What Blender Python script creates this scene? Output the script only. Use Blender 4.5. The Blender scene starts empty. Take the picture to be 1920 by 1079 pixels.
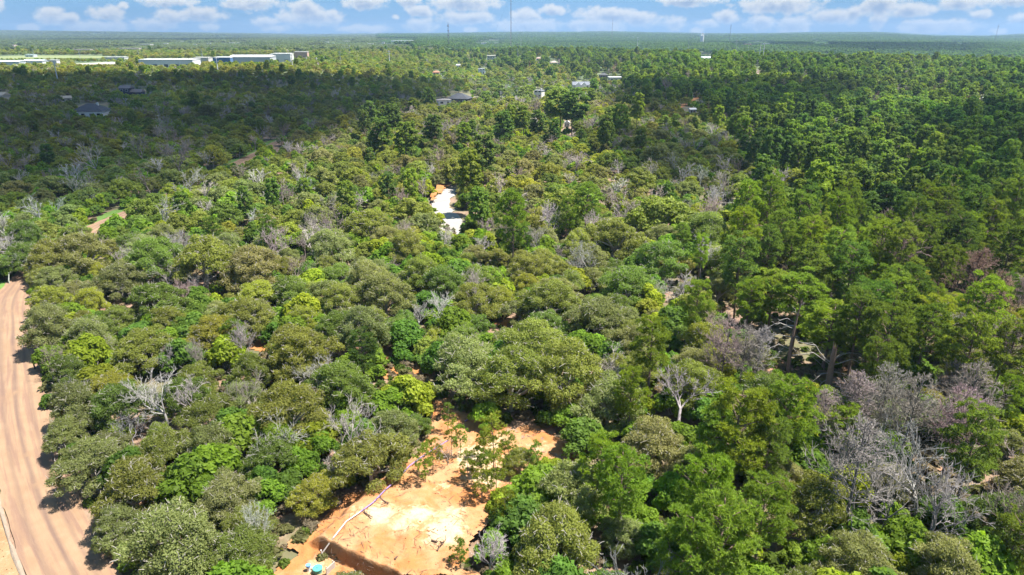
import bpy, math, random
import numpy as np
from mathutils import Vector, Matrix

C = bpy.context.scene
COL = C.collection
R = math.radians
F = 1280.0                     # focal length in photograph pixels (1920 wide)
CAMZ = 40.0
HORIZON = 60.0
PITCH = math.atan((539.5 - HORIZON) / F)
SP, CP = math.sin(PITCH), math.cos(PITCH)

# ------------------------------------------------------------------ camera
cam_d = bpy.data.cameras.new('camera'); cam = bpy.data.objects.new('camera', cam_d); COL.objects.link(cam)
cam_d.sensor_width = 36.0; cam_d.lens = 36.0 * F / 1920.0
cam_d.clip_start = 0.5; cam_d.clip_end = 60000.0
cam.location = (0, 0, CAMZ); cam.rotation_euler = (math.pi / 2 - PITCH, 0, 0)
C.camera = cam

# ------------------------------------------------------------------ light
EXPOSURE = 1.88
SUN = Vector((0.42, 0.0, 0.90)).normalized()
SUN_EL = math.asin(SUN.z); SUN_AZ = math.atan2(SUN.x, SUN.y)
sun_d = bpy.data.lights.new('sun', 'SUN'); sun = bpy.data.objects.new('sun', sun_d); COL.objects.link(sun)
sun_d.energy = 4.4; sun_d.angle = R(0.53); sun_d.color = (1.0, 0.955, 0.89)
sun.rotation_euler = (-SUN).to_track_quat('-Z', 'Y').to_euler()
sun.location = (0, 0, 300)

C.view_settings.view_transform = 'Standard'; C.view_settings.look = 'None'
C.view_settings.exposure = EXPOSURE; C.view_settings.gamma = 1.0; C.view_settings.use_curve_mapping = False
C.render.engine = 'CYCLES'
cy = C.cycles
cy.max_bounces = 8; cy.diffuse_bounces = 5; cy.glossy_bounces = 2; cy.transmission_bounces = 5
cy.volume_bounces = 1; cy.transparent_max_bounces = 64
cy.use_adaptive_sampling = True; cy.adaptive_threshold = 0.02
cy.sample_clamp_indirect = 6.0
try: cy.use_denoising = True
except Exception: pass

SKY_STRENGTH = 0.07


def px_dir(px, py):
    cx = (px - 960.0) / F; c = (539.5 - py) / F
    return Vector((cx, CP + c * SP, -SP + c * CP))


def px_ang(px, py):
    d = px_dir(px, py)
    return math.atan2(d.x, d.y), math.atan2(d.z, math.hypot(d.x, d.y))


def nlink(nt, a, b): nt.links.new(a, b)


def node(nt, t, **kw):
    n = nt.nodes.new(t)
    for k, v in kw.items(): setattr(n, k, v)
    return n


def math_n(nt, op, a, b=None, c=None, clamp=False):
    n = nt.nodes.new('ShaderNodeMath'); n.operation = op; n.use_clamp = clamp
    for i, v in enumerate((a, b, c)):
        if v is None: continue
        if isinstance(v, (int, float)): n.inputs[i].default_value = v
        else: nt.links.new(v, n.inputs[i])
    return n.outputs[0]


def mix_col(nt, fac, a, b, blend='MIX'):
    n = nt.nodes.new('ShaderNodeMix'); n.data_type = 'RGBA'; n.blend_type = blend
    for sock, v in ((n.inputs[0], fac), (n.inputs[6], a), (n.inputs[7], b)):
        if isinstance(v, (int, float)): sock.default_value = v
        elif isinstance(v, (tuple, list)): sock.default_value = (*v[:3], 1.0)
        else: nt.links.new(v, sock)
    return n.outputs[2]


def ramp(nt, fac, a, b):
    n = nt.nodes.new('ShaderNodeMapRange'); n.interpolation_type = 'SMOOTHSTEP'
    nt.links.new(fac, n.inputs[0]); n.inputs[1].default_value = a; n.inputs[2].default_value = b
    return n.outputs[0]


def noise(nt, vec, scale, detail=4.0, rough=0.55, dist=0.0):
    n = nt.nodes.new('ShaderNodeTexNoise'); n.inputs['Scale'].default_value = scale
    n.inputs['Detail'].default_value = detail; n.inputs['Roughness'].default_value = rough
    n.inputs['Distortion'].default_value = dist
    if vec is not None: nt.links.new(vec, n.inputs['Vector'])
    return n.outputs[0]


# ------------------------------------------------------------------ sky with cumulus
# (x0, x1, y0, y1, weight) of each cloud in photograph pixels, turned into directions
CLOUDS = [(-25, 12, -8, 27, 1), (72, 128, 14, 45, 1), (105, 147, 24, 46, .95), (174, 231, 12, 40, 1), (115, 240, 38, 62, .6), (34, 74, 46, 60, .9),
          (228, 250, 2, 18, .55), (272, 365, -8, 13, .95), (294, 350, 18, 46, 1), (345, 424, 14, 40, 1), (243, 325, 36, 57, .85), (370, 410, 42, 60, .5),
          (424, 525, -8, 18, 1), (548, 605, 0, 34, 1), (527, 640, 16, 47, 1), (474, 528, 32, 52, .8), (490, 540, 45, 60, .7),
          (654, 727, -8, 17, 1), (640, 730, 47, 62, .85), (748, 792, -10, 12, .9), (764, 815, 10, 31, .9), (810, 930, -10, 21, 1), (737, 750, 28, 38, .6),
          (828, 925, 23, 46, 1), (764, 814, 35, 61, 1.05), (868, 895, 50, 62, .7), (960, 1006, 17, 41, 1), (1012, 1063, 9, 28, .85), (935, 1045, 35, 61, .8),
          (1086, 1195, 15, 40, 1), (1070, 1180, 32, 60, .7), (1170, 1230, 24, 50, .95), (1069, 1088, 40, 58, .85), (1232, 1342, -12, 12, 1),
          (1247, 1285, 33, 57, .95), (1295, 1320, 50, 64, .7), (1305, 1350, 36, 52, .6), (1340, 1385, 20, 44, 1), (1385, 1526, -8, 27, 1), (1400, 1456, 30, 57, 1),
          (1452, 1522, 32, 62, .8), (1527, 1600, 18, 44, 1), (1585, 1618, 9, 42, 1), (1630, 1662, 26, 54, .95), (1605, 1690, -12, 30, 1), (1670, 1748, 5, 32, .9),
          (1755, 1832, -10, 19, 1), (1690, 1785, 36, 64, .75), (1758, 1832, 36, 62, .7), (1812, 1856, 20, 34, .85), (1893, 1945, 24, 44, .95), (1845, 1945, -12, 12, .8), (1862, 1892, 54, 66, .8)]


def make_world():
    w = bpy.data.worlds.new('World'); C.world = w; w.use_nodes = True
    nt = w.node_tree; nt.nodes.clear()
    out = node(nt, 'ShaderNodeOutputWorld'); bg = node(nt, 'ShaderNodeBackground')
    sky = node(nt, 'ShaderNodeTexSky'); sky.sky_type = 'NISHITA'; sky.sun_disc = False
    sky.sun_elevation = SUN_EL; sky.sun_rotation = SUN_AZ; sky.altitude = 150
    sky.air_density = 1.0; sky.dust_density = 0.6; sky.ozone_density = 1.6
    tc = node(nt, 'ShaderNodeTexCoord'); d = tc.outputs['Generated']
    sep = node(nt, 'ShaderNodeSeparateXYZ'); nlink(nt, d, sep.inputs[0])
    az = math_n(nt, 'ARCTAN2', sep.outputs[0], sep.outputs[1])
    el = math_n(nt, 'ARCSINE', sep.outputs[2])
    pvec = node(nt, 'ShaderNodeCombineXYZ'); nlink(nt, az, pvec.inputs[0]); nlink(nt, el, pvec.inputs[1])
    p = pvec.outputs[0]
    shift = node(nt, 'ShaderNodeVectorMath', operation='ADD'); nlink(nt, p, shift.inputs[0]); shift.inputs[1].default_value = (0.0015, 0.0042, 0)

    def field(src):
        acc = None
        for (x0, x1, y0, y1, wt) in CLOUDS:
            a0, _ = px_ang(x0, 40); a1, _ = px_ang(x1, 40)
            xm = (x0 + x1) / 2
            _, e1 = px_ang(xm, y0); _, e0 = px_ang(xm, y1)
            ka, ke = 2 / (a1 - a0), 2 / (e1 - e0)
            n = node(nt, 'ShaderNodeVectorMath', operation='MULTIPLY_ADD'); nlink(nt, src, n.inputs[0])
            n.inputs[1].default_value = (ka, ke, 0); n.inputs[2].default_value = (-(a0 + a1) / 2 * ka, -(e0 + e1) / 2 * ke, (1 - wt) * 1.2)
            dt = node(nt, 'ShaderNodeVectorMath', operation='LENGTH'); nlink(nt, n.outputs[0], dt.inputs[0])
            acc = dt.outputs['Value'] if acc is None else math_n(nt, 'SMOOTH_MIN', acc, dt.outputs['Value'], 0.18)
        return acc
    st = node(nt, 'ShaderNodeVectorMath', operation='MULTIPLY'); nlink(nt, p, st.inputs[0]); st.inputs[1].default_value = (1.0, 1.2, 1)
    st2 = node(nt, 'ShaderNodeVectorMath', operation='MULTIPLY'); nlink(nt, shift.outputs[0], st2.inputs[0]); st2.inputs[1].default_value = (1.0, 1.2, 1)
    nz = noise(nt, st.outputs[0], 62, 6.0, 0.62); nz2 = noise(nt, st2.outputs[0], 62, 5.0, 0.6)
    q1 = math_n(nt, 'MULTIPLY_ADD', math_n(nt, 'SUBTRACT', nz, 0.5), -2.4, field(p))
    q2 = math_n(nt, 'MULTIPLY_ADD', math_n(nt, 'SUBTRACT', nz2, 0.5), -2.4, field(shift.outputs[0]))
    dens = ramp(nt, q1, 1.42, 0.72)
    depth = ramp(nt, q2, 1.20, -0.15)                       # how much cloud lies above: bases go grey
    # the same cumulus field goes on over the rest of the sky
    zz = math_n(nt, 'MAXIMUM', sep.outputs[2], 0.02)
    pl = node(nt, 'ShaderNodeVectorMath', operation='SCALE'); nlink(nt, d, pl.inputs[0]); nlink(nt, math_n(nt, 'DIVIDE', 1.0, zz), pl.inputs['Scale'])
    n3 = noise(nt, pl.outputs[0], 1.6, 6.0, 0.55)
    hi = math_n(nt, 'MULTIPLY', ramp(nt, n3, 0.50, 0.60), ramp(nt, el, R(3.6), R(6.0)))
    dens_all = math_n(nt, 'MAXIMUM', dens, hi)
    veil = math_n(nt, 'MULTIPLY', ramp(nt, el, R(4.0), R(-0.5)), 0.22)   # thin bright veil low over the land
    low_noise = noise(nt, st.outputs[0], 14, 3.0, 0.5)
    veil = math_n(nt, 'MULTIPLY', veil, math_n(nt, 'MULTIPLY_ADD', low_noise, 1.2, 0.35))
    K = 1.0 / SKY_STRENGTH / 2 ** EXPOSURE
    blue = mix_col(nt, 0.85, sky.outputs[0], (0.065 * K, 0.36 * K, 0.76 * K))
    base = mix_col(nt, veil, blue, (0.24 * K, 0.45 * K, 0.72 * K))
    cloud_c = mix_col(nt, depth, (0.90 * K, 0.92 * K, 0.93 * K), (0.38 * K, 0.50 * K, 0.70 * K))
    col = mix_col(nt, math_n(nt, 'MULTIPLY', dens_all, 0.93), base, cloud_c)
    nlink(nt, col, bg.inputs[0]); bg.inputs[1].default_value = SKY_STRENGTH
    nlink(nt, bg.outputs[0], out.inputs[0])
    w.cycles.sampling_method = 'MANUAL'; w.cycles.sample_map_resolution = 512


make_world()


# ------------------------------------------------------------------ helpers
def tag(o, label=None, cat=None, group=None, kind=None):
    if label: o['label'] = label
    if cat: o['category'] = cat
    if group: o['group'] = group
    if kind: o['kind'] = kind
    return o


def link(name, me, mats=None, parent=None, loc=None):
    o = bpy.data.objects.new(name, me); COL.objects.link(o)
    if mats is not None and me is not None and not me.materials:
        for m in (mats if isinstance(mats, (list, tuple)) else [mats]): me.materials.append(m)
    if parent: o.parent = parent
    if loc is not None: o.location = loc
    return o


def empty(name, loc, rz=0.0, s=1.0):
    o = bpy.data.objects.new(name, None); COL.objects.link(o)
    o.location = loc; o.rotation_euler = (0, 0, rz)
    o.scale = (s, s, s) if isinstance(s, (int, float)) else s
    o.empty_display_size = 0.5
    return o


def np_mesh(name, V, faces, mat_idx=None, attr=None, smooth=False):
    """V: n x 3, faces: list of (k x m index arrays), all m equal per array."""
    me = bpy.data.meshes.new(name)
    V = np.asarray(V, dtype=np.float32)
    me.vertices.add(len(V)); me.vertices.foreach_set('co', V.ravel())
    idx = np.concatenate([f.ravel() for f in faces]).astype(np.int32)
    tot = np.concatenate([np.full(len(f), f.shape[1], np.int32) for f in faces])
    start = np.concatenate([[0], np.cumsum(tot)[:-1]]).astype(np.int32)
    me.loops.add(len(idx)); me.loops.foreach_set('vertex_index', idx)
    me.polygons.add(len(tot)); me.polygons.foreach_set('loop_start', start)
    try: me.polygons.foreach_set('loop_total', tot)
    except Exception: pass
    if mat_idx is not None: me.polygons.foreach_set('material_index', np.asarray(mat_idx, np.int32))
    if smooth: me.polygons.foreach_set('use_smooth', np.ones(len(tot), bool))
    me.update(calc_edges=True)
    for nm, dom, typ, data in (attr or ()):
        a = me.attributes.new(nm, typ, dom)
        a.data.foreach_set('value' if typ == 'FLOAT' else ('vector' if typ == 'FLOAT_VECTOR' else 'color'), np.asarray(data, np.float32).ravel())
    return me


class MB:
    """collects boxes, tubes and so on into one mesh"""
    def __init__(self): self.v = []; self.f = []

    def box(self, c, s, rz=0.0):
        b = len(self.v); cs, sn = math.cos(rz), math.sin(rz)
        for dz in (-.5, .5):
            for dx, dy in ((-.5, -.5), (.5, -.5), (.5, .5), (-.5, .5)):
                x, y = dx * s[0], dy * s[1]
                self.v.append((c[0] + x * cs - y * sn, c[1] + x * sn + y * cs, c[2] + dz * s[2]))
        for q in ((3, 2, 1, 0), (4, 5, 6, 7), (0, 1, 5, 4), (1, 2, 6, 5), (2, 3, 7, 6), (3, 0, 4, 7)): self.f.append([b + i for i in q])
        return self

    def tube(self, p0, p1, r0, r1=None, n=8):
        r1 = r0 if r1 is None else r1
        p0, p1 = Vector(p0), Vector(p1); d = (p1 - p0).normalized()
        u = d.orthogonal().normalized(); w = d.cross(u); b = len(self.v)
        for p, r in ((p0, r0), (p1, r1)):
            for i in range(n):
                a = 2 * math.pi * i / n
                self.v.append(tuple(p + (u * math.cos(a) + w * math.sin(a)) * r))
        for i in range(n): self.f.append([b + i, b + (i + 1) % n, b + n + (i + 1) % n, b + n + i])
        self.f.append([b + i for i in range(n)][::-1]); self.f.append([b + n + i for i in range(n)])
        return self

    def poly(self, pts, faces):
        b = len(self.v); self.v += [tuple(p) for p in pts]; self.f += [[b + i for i in f] for f in faces]
        return self

    def mesh(self, name):
        me = bpy.data.meshes.new(name); me.from_pydata(self.v, [], self.f); me.update(); return me

    def build(self, name, mat, parent=None, loc=None):
        return link(name, self.mesh(name), mat, parent, loc)


# value noise for terrain and layout
_rs = np.random.RandomState(7)
_G = _rs.rand(256, 256)


def vnoise(x, y):
    x = np.asarray(x, float); y = np.asarray(y, float)
    xi = np.floor(x).astype(int); yi = np.floor(y).astype(int); fx = x - xi; fy = y - yi
    fx = fx * fx * (3 - 2 * fx); fy = fy * fy * (3 - 2 * fy)
    g = lambda a, b: _G[a % 256, b % 256]
    return (g(xi, yi) * (1 - fx) + g(xi + 1, yi) * fx) * (1 - fy) + (g(xi, yi + 1) * (1 - fx) + g(xi + 1, yi + 1) * fx) * fy


def sstep(a, b, x):
    t = np.clip((np.asarray(x, float) - a) / (b - a), 0, 1); return t * t * (3 - 2 * t)


HZX = [-0.80, -0.70, -0.5, -0.28, -0.2, 0.0, 0.12, 0.22, 0.3, 0.42, 0.5, 0.58, 0.66, 0.74, 0.85]   # x / y of far skyline
HZZ = [44, 39, 26, 4, 9, 20, 24, 14, 8, 17, 20, -10, -16, 16, 22]


def terrain(x, y):
    x = np.asarray(x, float); y = np.asarray(y, float)
    z = 8.0 * sstep(470, 680, y) * sstep(-60, -170, x) * sstep(4200, 2600, y)
    yc = 830 - 1.15 * np.clip(x - 150, -350, 320)
    z = z + 11.0 * np.exp(-((y - yc) / 250.0) ** 2) * sstep(-160, 60, x)
    z = z - 9.0 * np.exp(-((y - yc - 620) / 330.0) ** 2) * sstep(0, 200, x)
    az = x / np.maximum(y, 1.0)
    far = np.interp(az, HZX, HZZ)
    z = z + far * sstep(2600, 6500, y) + 14.0 * (vnoise(x / 900 + 3, y / 600 + 9) - .5) * sstep(1600, 3500, y)
    z = z + 1.6 * (vnoise(x / 70 + 31, y / 70 + 12) - .5) * sstep(110, 220, y)
    return z


def tz(x, y): return float(terrain(x, y))


def ground(px, py, z=0.0):
    """point of the land seen at a photograph pixel, lifted by z"""
    d = px_dir(px, py)
    if d.z >= -1e-4: return None
    h = 0.0
    for _ in range(12):
        t = (CAMZ - h - z) / -d.z
        x, y = d.x * t, d.y * t
        h = 0.5 * h + 0.5 * tz(x, y)
    return Vector((x, y, tz(x, y)))


def proj(x, y, z):
    dx, dy, dz = x, y, z - CAMZ
    t = dy * CP - dz * SP
    u = dy * SP + dz * CP
    return 960 + F * dx / t, 539.5 - F * u / t, t


# ------------------------------------------------------------------ materials
def new_mat(name):
    m = bpy.data.materials.new(name); m.use_nodes = True; nt = m.node_tree; nt.nodes.clear()
    out = nt.nodes.new('ShaderNodeOutputMaterial')
    return m, nt, out


def plain(name, col, rough=0.8, var=0.12, scale=3.0, metal=0.0):
    m, nt, out = new_mat(name)
    b = nt.nodes.new('ShaderNodeBsdfPrincipled'); b.inputs['Roughness'].default_value = rough; b.inputs['Metallic'].default_value = metal
    tc = nt.nodes.new('ShaderNodeTexCoord')
    f = noise(nt, tc.outputs['Object'], scale, 5.0, 0.6)
    c = mix_col(nt, f, tuple(v * (1 - var) for v in col), tuple(min(1, v * (1 + var)) for v in col))
    nlink(nt, c, b.inputs['Base Color']); nlink(nt, b.outputs[0], out.inputs[0])
    return m


def foliage_mat(name, pale, gloss=0.2, trans=0.4, spread=0.5):
    m, nt, out = new_mat(name)
    at = node(nt, 'ShaderNodeAttribute', attribute_type='INSTANCER', attribute_name='tint')
    v = node(nt, 'ShaderNodeAttribute', attribute_type='GEOMETRY', attribute_name='leaf')
    k = math_n(nt, 'MULTIPLY_ADD', v.outputs['Fac'], spread * 2, 1 - spread)
    c = mix_col(nt, 1.0, at.outputs['Color'], at.outputs['Color'], 'MIX')
    sc = node(nt, 'ShaderNodeVectorMath', operation='SCALE'); nlink(nt, c, sc.inputs[0]); nlink(nt, k, sc.inputs['Scale'])
    c2 = mix_col(nt, math_n(nt, 'MULTIPLY', ramp(nt, v.outputs['Fac'], 0.78, 1.0), 0.35), sc.outputs[0], pale)
    b = nt.nodes.new('ShaderNodeBsdfPrincipled'); nlink(nt, c2, b.inputs['Base Color'])
    b.inputs['Roughness'].default_value = 0.5; b.inputs['Specular IOR Level'].default_value = gloss
    t = nt.nodes.new('ShaderNodeBsdfTranslucent')
    c3 = mix_col(nt, 1.0, c2, (1.35, 1.45, 0.6), 'MULTIPLY'); nlink(nt, c3, t.inputs[0])
    ms = nt.nodes.new('ShaderNodeMixShader'); ms.inputs[0].default_value = trans
    nlink(nt, b.outputs[0], ms.inputs[1]); nlink(nt, t.outputs[0], ms.inputs[2]); nlink(nt, ms.outputs[0], out.inputs[0])
    return m


def bark_mat(name, a, b_):
    m, nt, out = new_mat(name)
    b = nt.nodes.new('ShaderNodeBsdfPrincipled'); b.inputs['Roughness'].default_value = 0.9
    tc = nt.nodes.new('ShaderNodeTexCoord')
    f = noise(nt, tc.outputs['Object'], 2.3, 6.0, 0.7)
    nlink(nt, mix_col(nt, f, a, b_), b.inputs['Base Color']); nlink(nt, b.outputs[0], out.inputs[0])
    return m


def bare_mat(name):
    m, nt, out = new_mat(name)
    at = node(nt, 'ShaderNodeAttribute', attribute_type='INSTANCER', attribute_name='tint')
    b = nt.nodes.new('ShaderNodeBsdfPrincipled'); b.inputs['Roughness'].default_value = 0.9
    tc = nt.nodes.new('ShaderNodeTexCoord')
    f = noise(nt, tc.outputs['Object'], 1.1, 5.0, 0.7)
    k = math_n(nt, 'MULTIPLY_ADD', f, 1.0, 0.5)
    sc = node(nt, 'ShaderNodeVectorMath', operation='SCALE'); nlink(nt, at.outputs['Color'], sc.inputs[0]); nlink(nt, k, sc.inputs['Scale'])
    nlink(nt, sc.outputs[0], b.inputs['Base Color']); nlink(nt, b.outputs[0], out.inputs[0])
    return m


M_OAK = foliage_mat('oak_leaves', (0.22, 0.23, 0.13), 0.08, 0.48, 0.45)
M_PINE = foliage_mat('pine_needles', (0.16, 0.24, 0.05), 0.06, 0.5, 0.32)
M_SHRUB = foliage_mat('shrub_leaves', (0.15, 0.22, 0.03), 0.06, 0.5, 0.38)
M_OAKBARK = bark_mat('oak_bark', (0.20, 0.17, 0.14), (0.42, 0.39, 0.34))
M_PINEBARK = bark_mat('pine_bark', (0.10, 0.065, 0.045), (0.22, 0.15, 0.11))
M_BARE = bare_mat('dead_wood')


def ground_mat():
    m, nt, out = new_mat('forest_soil')
    b = nt.nodes.new('ShaderNodeBsdfPrincipled'); b.inputs['Roughness'].default_value = 0.95
    g = nt.nodes.new('ShaderNodeNewGeometry'); p = g.outputs['Position']
    n1 = noise(nt, p, 0.09, 5.0, 0.6); n2 = noise(nt, p, 0.9, 6.0, 0.65); n3 = noise(nt, p, 0.02, 4.0, 0.5); n4 = noise(nt, p, 5.0, 3.0, 0.6)
    c = mix_col(nt, ramp(nt, n2, 0.35, 0.65), (0.17, 0.095, 0.06), (0.22, 0.15, 0.10))
    c = mix_col(nt, math_n(nt, 'MULTIPLY', ramp(nt, n1, 0.42, 0.6), 0.85), c, (0.072, 0.082, 0.030))
    c = mix_col(nt, math_n(nt, 'MULTIPLY', ramp(nt, n4, 0.5, 0.75), 0.4), c, (0.12, 0.09, 0.06))
    sp = nt.nodes.new('ShaderNodeSeparateXYZ'); nlink(nt, p, sp.inputs[0])
    farf = ramp(nt, sp.outputs[1], 240.0, 700.0)
    n5 = noise(nt, p, 0.0016, 4.0, 0.55)
    fc = mix_col(nt, ramp(nt, n3, 0.4, 0.62), (0.055, 0.085, 0.03), (0.10, 0.12, 0.05))
    fc = mix_col(nt, math_n(nt, 'MULTIPLY', ramp(nt, n5, 0.6, 0.68), ramp(nt, sp.outputs[1], 1500.0, 3500.0)), fc, (0.30, 0.29, 0.17))
    c = mix_col(nt, farf, c, fc)
    nlink(nt, c, b.inputs['Base Color'])
    bp = nt.nodes.new('ShaderNodeBump'); bp.inputs['Strength'].default_value = 0.6; bp.inputs['Distance'].default_value = 0.25
    nlink(nt, n2, bp.inputs['Height']); nlink(nt, bp.outputs[0], b.inputs['Normal'])
    nlink(nt, b.outputs[0], out.inputs[0])
    return m


def road_mat():
    """bare tan earth with darker wheel tracks along it (across / along held in the mesh)"""
    m, nt, out = new_mat('road_earth')
    b = nt.nodes.new('ShaderNodeBsdfPrincipled'); b.inputs['Roughness'].default_value = 0.95
    a = node(nt, 'ShaderNodeAttribute', attribute_type='GEOMETRY', attribute_name='across')
    l = node(nt, 'ShaderNodeAttribute', attribute_type='GEOMETRY', attribute_name='along')
    v = nt.nodes.new('ShaderNodeCombineXYZ'); nlink(nt, a.outputs['Fac'], v.inputs[0])
    nlink(nt, math_n(nt, 'MULTIPLY', l.outputs['Fac'], 0.05), v.inputs[1])
    streak = noise(nt, v.outputs[0], 1.35, 5.0, 0.62, 0.3)
    fine = noise(nt, v.outputs[0], 6.0, 4.0, 0.6)
    g = nt.nodes.new('ShaderNodeNewGeometry')
    blot = noise(nt, g.outputs['Position'], 0.35, 5.0, 0.6); grit = noise(nt, g.outputs['Position'], 7.0, 4.0, 0.7)
    c = mix_col(nt, ramp(nt, blot, 0.3, 0.7), (0.200, 0.122, 0.068), (0.245, 0.153, 0.088))
    c = mix_col(nt, math_n(nt, 'MULTIPLY', ramp(nt, streak, 0.46, 0.62), 0.7), c, (0.150, 0.085, 0.059))
    c = mix_col(nt, math_n(nt, 'MULTIPLY', ramp(nt, fine, 0.55, 0.75), 0.35), c, (0.269, 0.174, 0.111))
    # two pairs of dark wheel tracks
    for ofs, wd, st in ((-1.25, 0.26, 0.40), (0.1, 0.24, 0.60), (1.35, 0.2, 0.36)):
        wob = math_n(nt, 'MULTIPLY_ADD', noise(nt, v.outputs[0], 0.7, 2.0, 0.5), 0.9, -0.45)
        dd = math_n(nt, 'ABSOLUTE', math_n(nt, 'SUBTRACT', math_n(nt, 'ADD', a.outputs['Fac'], wob), ofs))
        tr = math_n(nt, 'MULTIPLY', ramp(nt, dd, wd * 1.8, 0.02), math_n(nt, 'MULTIPLY', ramp(nt, blot, 0.22, 0.5), st))
        c = mix_col(nt, tr, c, (0.088, 0.055, 0.044))
    c = mix_col(nt, math_n(nt, 'MULTIPLY', ramp(nt, grit, 0.55, 0.8), 0.25), c, (0.176, 0.108, 0.073))
    nlink(nt, c, b.inputs['Base Color'])
    bp = nt.nodes.new('ShaderNodeBump'); bp.inputs['Strength'].default_value = 0.5; bp.inputs['Distance'].default_value = 0.12
    nlink(nt, math_n(nt, 'ADD', streak, math_n(nt, 'MULTIPLY', grit, 0.4)), bp.inputs['Height']); nlink(nt, bp.outputs[0], b.inputs['Normal'])
    nlink(nt, b.outputs[0], out.inputs[0])
    return m


def clay_mat(name, orange, tan, pale, dark):
    m, nt, out = new_mat(name)
    b = nt.nodes.new('ShaderNodeBsdfPrincipled'); b.inputs['Roughness'].default_value = 0.95
    g = nt.nodes.new('ShaderNodeNewGeometry'); p = g.outputs['Position']
    at = node(nt, 'ShaderNodeAttribute', attribute_type='GEOMETRY', attribute_name='pale')
    n1 = noise(nt, p, 0.28, 6.0, 0.62, 0.6); n2 = noise(nt, p, 1.3, 7.0, 0.7, 0.4); n3 = noise(nt, p, 6.0, 5.0, 0.7)
    c = mix_col(nt, ramp(nt, n1, 0.38, 0.62), orange, tan)
    w = math_n(nt, 'MULTIPLY_ADD', math_n(nt, 'SUBTRACT', n2, 0.5), 1.5, at.outputs['Fac'])
    c = mix_col(nt, ramp(nt, w, 0.32, 0.78), c, pale)
    c = mix_col(nt, math_n(nt, 'MULTIPLY', ramp(nt, n3, 0.54, 0.72), 0.5), c, dark)
    c = mix_col(nt, math_n(nt, 'MULTIPLY', ramp(nt, n2, 0.6, 0.72), 0.5), c, dark)
    nlink(nt, c, b.inputs['Base Color'])
    bp = nt.nodes.new('ShaderNodeBump'); bp.inputs['Strength'].default_value = 0.7; bp.inputs['Distance'].default_value = 0.2
    nlink(nt, math_n(nt, 'ADD', n2, math_n(nt, 'MULTIPLY', n3, 0.35)), bp.inputs['Height']); nlink(nt, bp.outputs[0], b.inputs['Normal'])
    nlink(nt, b.outputs[0], out.inputs[0])
    return m


M_GROUND = ground_mat(); M_ROAD = road_mat()
M_CLAY = clay_mat('clearing_clay', (0.31, 0.118, 0.032), (0.33, 0.180, 0.082), (0.43, 0.325, 0.195), (0.18, 0.072, 0.026))
M_LITTER = clay_mat('red_soil', (0.266, 0.121, 0.058), (0.266, 0.167, 0.104), (0.317, 0.243, 0.173), (0.127, 0.064, 0.041))
M_CALICHE = clay_mat('white_caliche', (0.235, 0.215, 0.19), (0.27, 0.25, 0.225), (0.30, 0.285, 0.26), (0.17, 0.145, 0.12))
M_ORANGE = clay_mat('orange_bank_clay', (0.300, 0.115, 0.026), (0.289, 0.144, 0.052), (0.317, 0.196, 0.087), (0.185, 0.070, 0.023))
M_GRAVEL = clay_mat('verge_gravel', (0.22, 0.125, 0.055), (0.26, 0.165, 0.08), (0.34, 0.26, 0.165), (0.12, 0.062, 0.028))
M_BERM = clay_mat('pale_berm', (0.20, 0.148, 0.105), (0.23, 0.18, 0.13), (0.27, 0.22, 0.17), (0.14, 0.09, 0.06))
M_GRASS = plain('verge_grass', (0.08, 0.15, 0.02), 0.9, 0.4, 1.5)
M_FIELD = plain('field_grass', (0.15, 0.175, 0.065), 0.9, 0.3, 0.03)
M_PALE_LOT = plain('pale_lot', (0.30, 0.29, 0.22), 0.9, 0.15, 0.05)


# ------------------------------------------------------------------ land
def make_land():
    u = np.linspace(-1, 1, 341); xs = np.sinh(u * 5.2) / np.sinh(5.2) * 9500
    v = np.linspace(0, 1, 330); ys = -160 + np.sinh(v * 4.6) / np.sinh(4.6) * 9800
    X, Y = np.meshgrid(xs, ys); Z = terrain(X, Y)
    V = np.stack([X, Y, Z], -1).reshape(-1, 3); nx = len(xs); ny = len(ys)
    i = (np.arange(ny - 1)[:, None] * nx + np.arange(nx - 1)[None]).ravel()
    f = np.stack([i, i + 1, i + nx + 1, i + nx], -1)
    o = link('ground', np_mesh('ground', V, [f], smooth=True), M_GROUND); tag(o, kind='structure')


make_land()


def catmull(pts, step):
    P = [pts[0]] + list(pts) + [pts[-1]]; out = []
    for i in range(1, len(P) - 2):
        p0, p1, p2, p3 = (np.array(P[j][:2], float) for j in (i - 1, i, i + 1, i + 2))
        n = max(2, int(np.linalg.norm(p2 - p1) / step))
        for k in range(n):
            t = k / n
            out.append(0.5 * (2 * p1 + (p2 - p0) * t + (2 * p0 - 5 * p1 + 4 * p2 - p3) * t * t + (3 * p1 - p0 - 3 * p2 + p3) * t ** 3))
    out.append(np.array(P[-2][:2], float)); return np.array(out)


def normals2(P):
    T = np.gradient(P, axis=0); T /= np.linalg.norm(T, axis=1)[:, None]
    return np.stack([T[:, 1], -T[:, 0]], -1)     # to the right of travel


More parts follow.
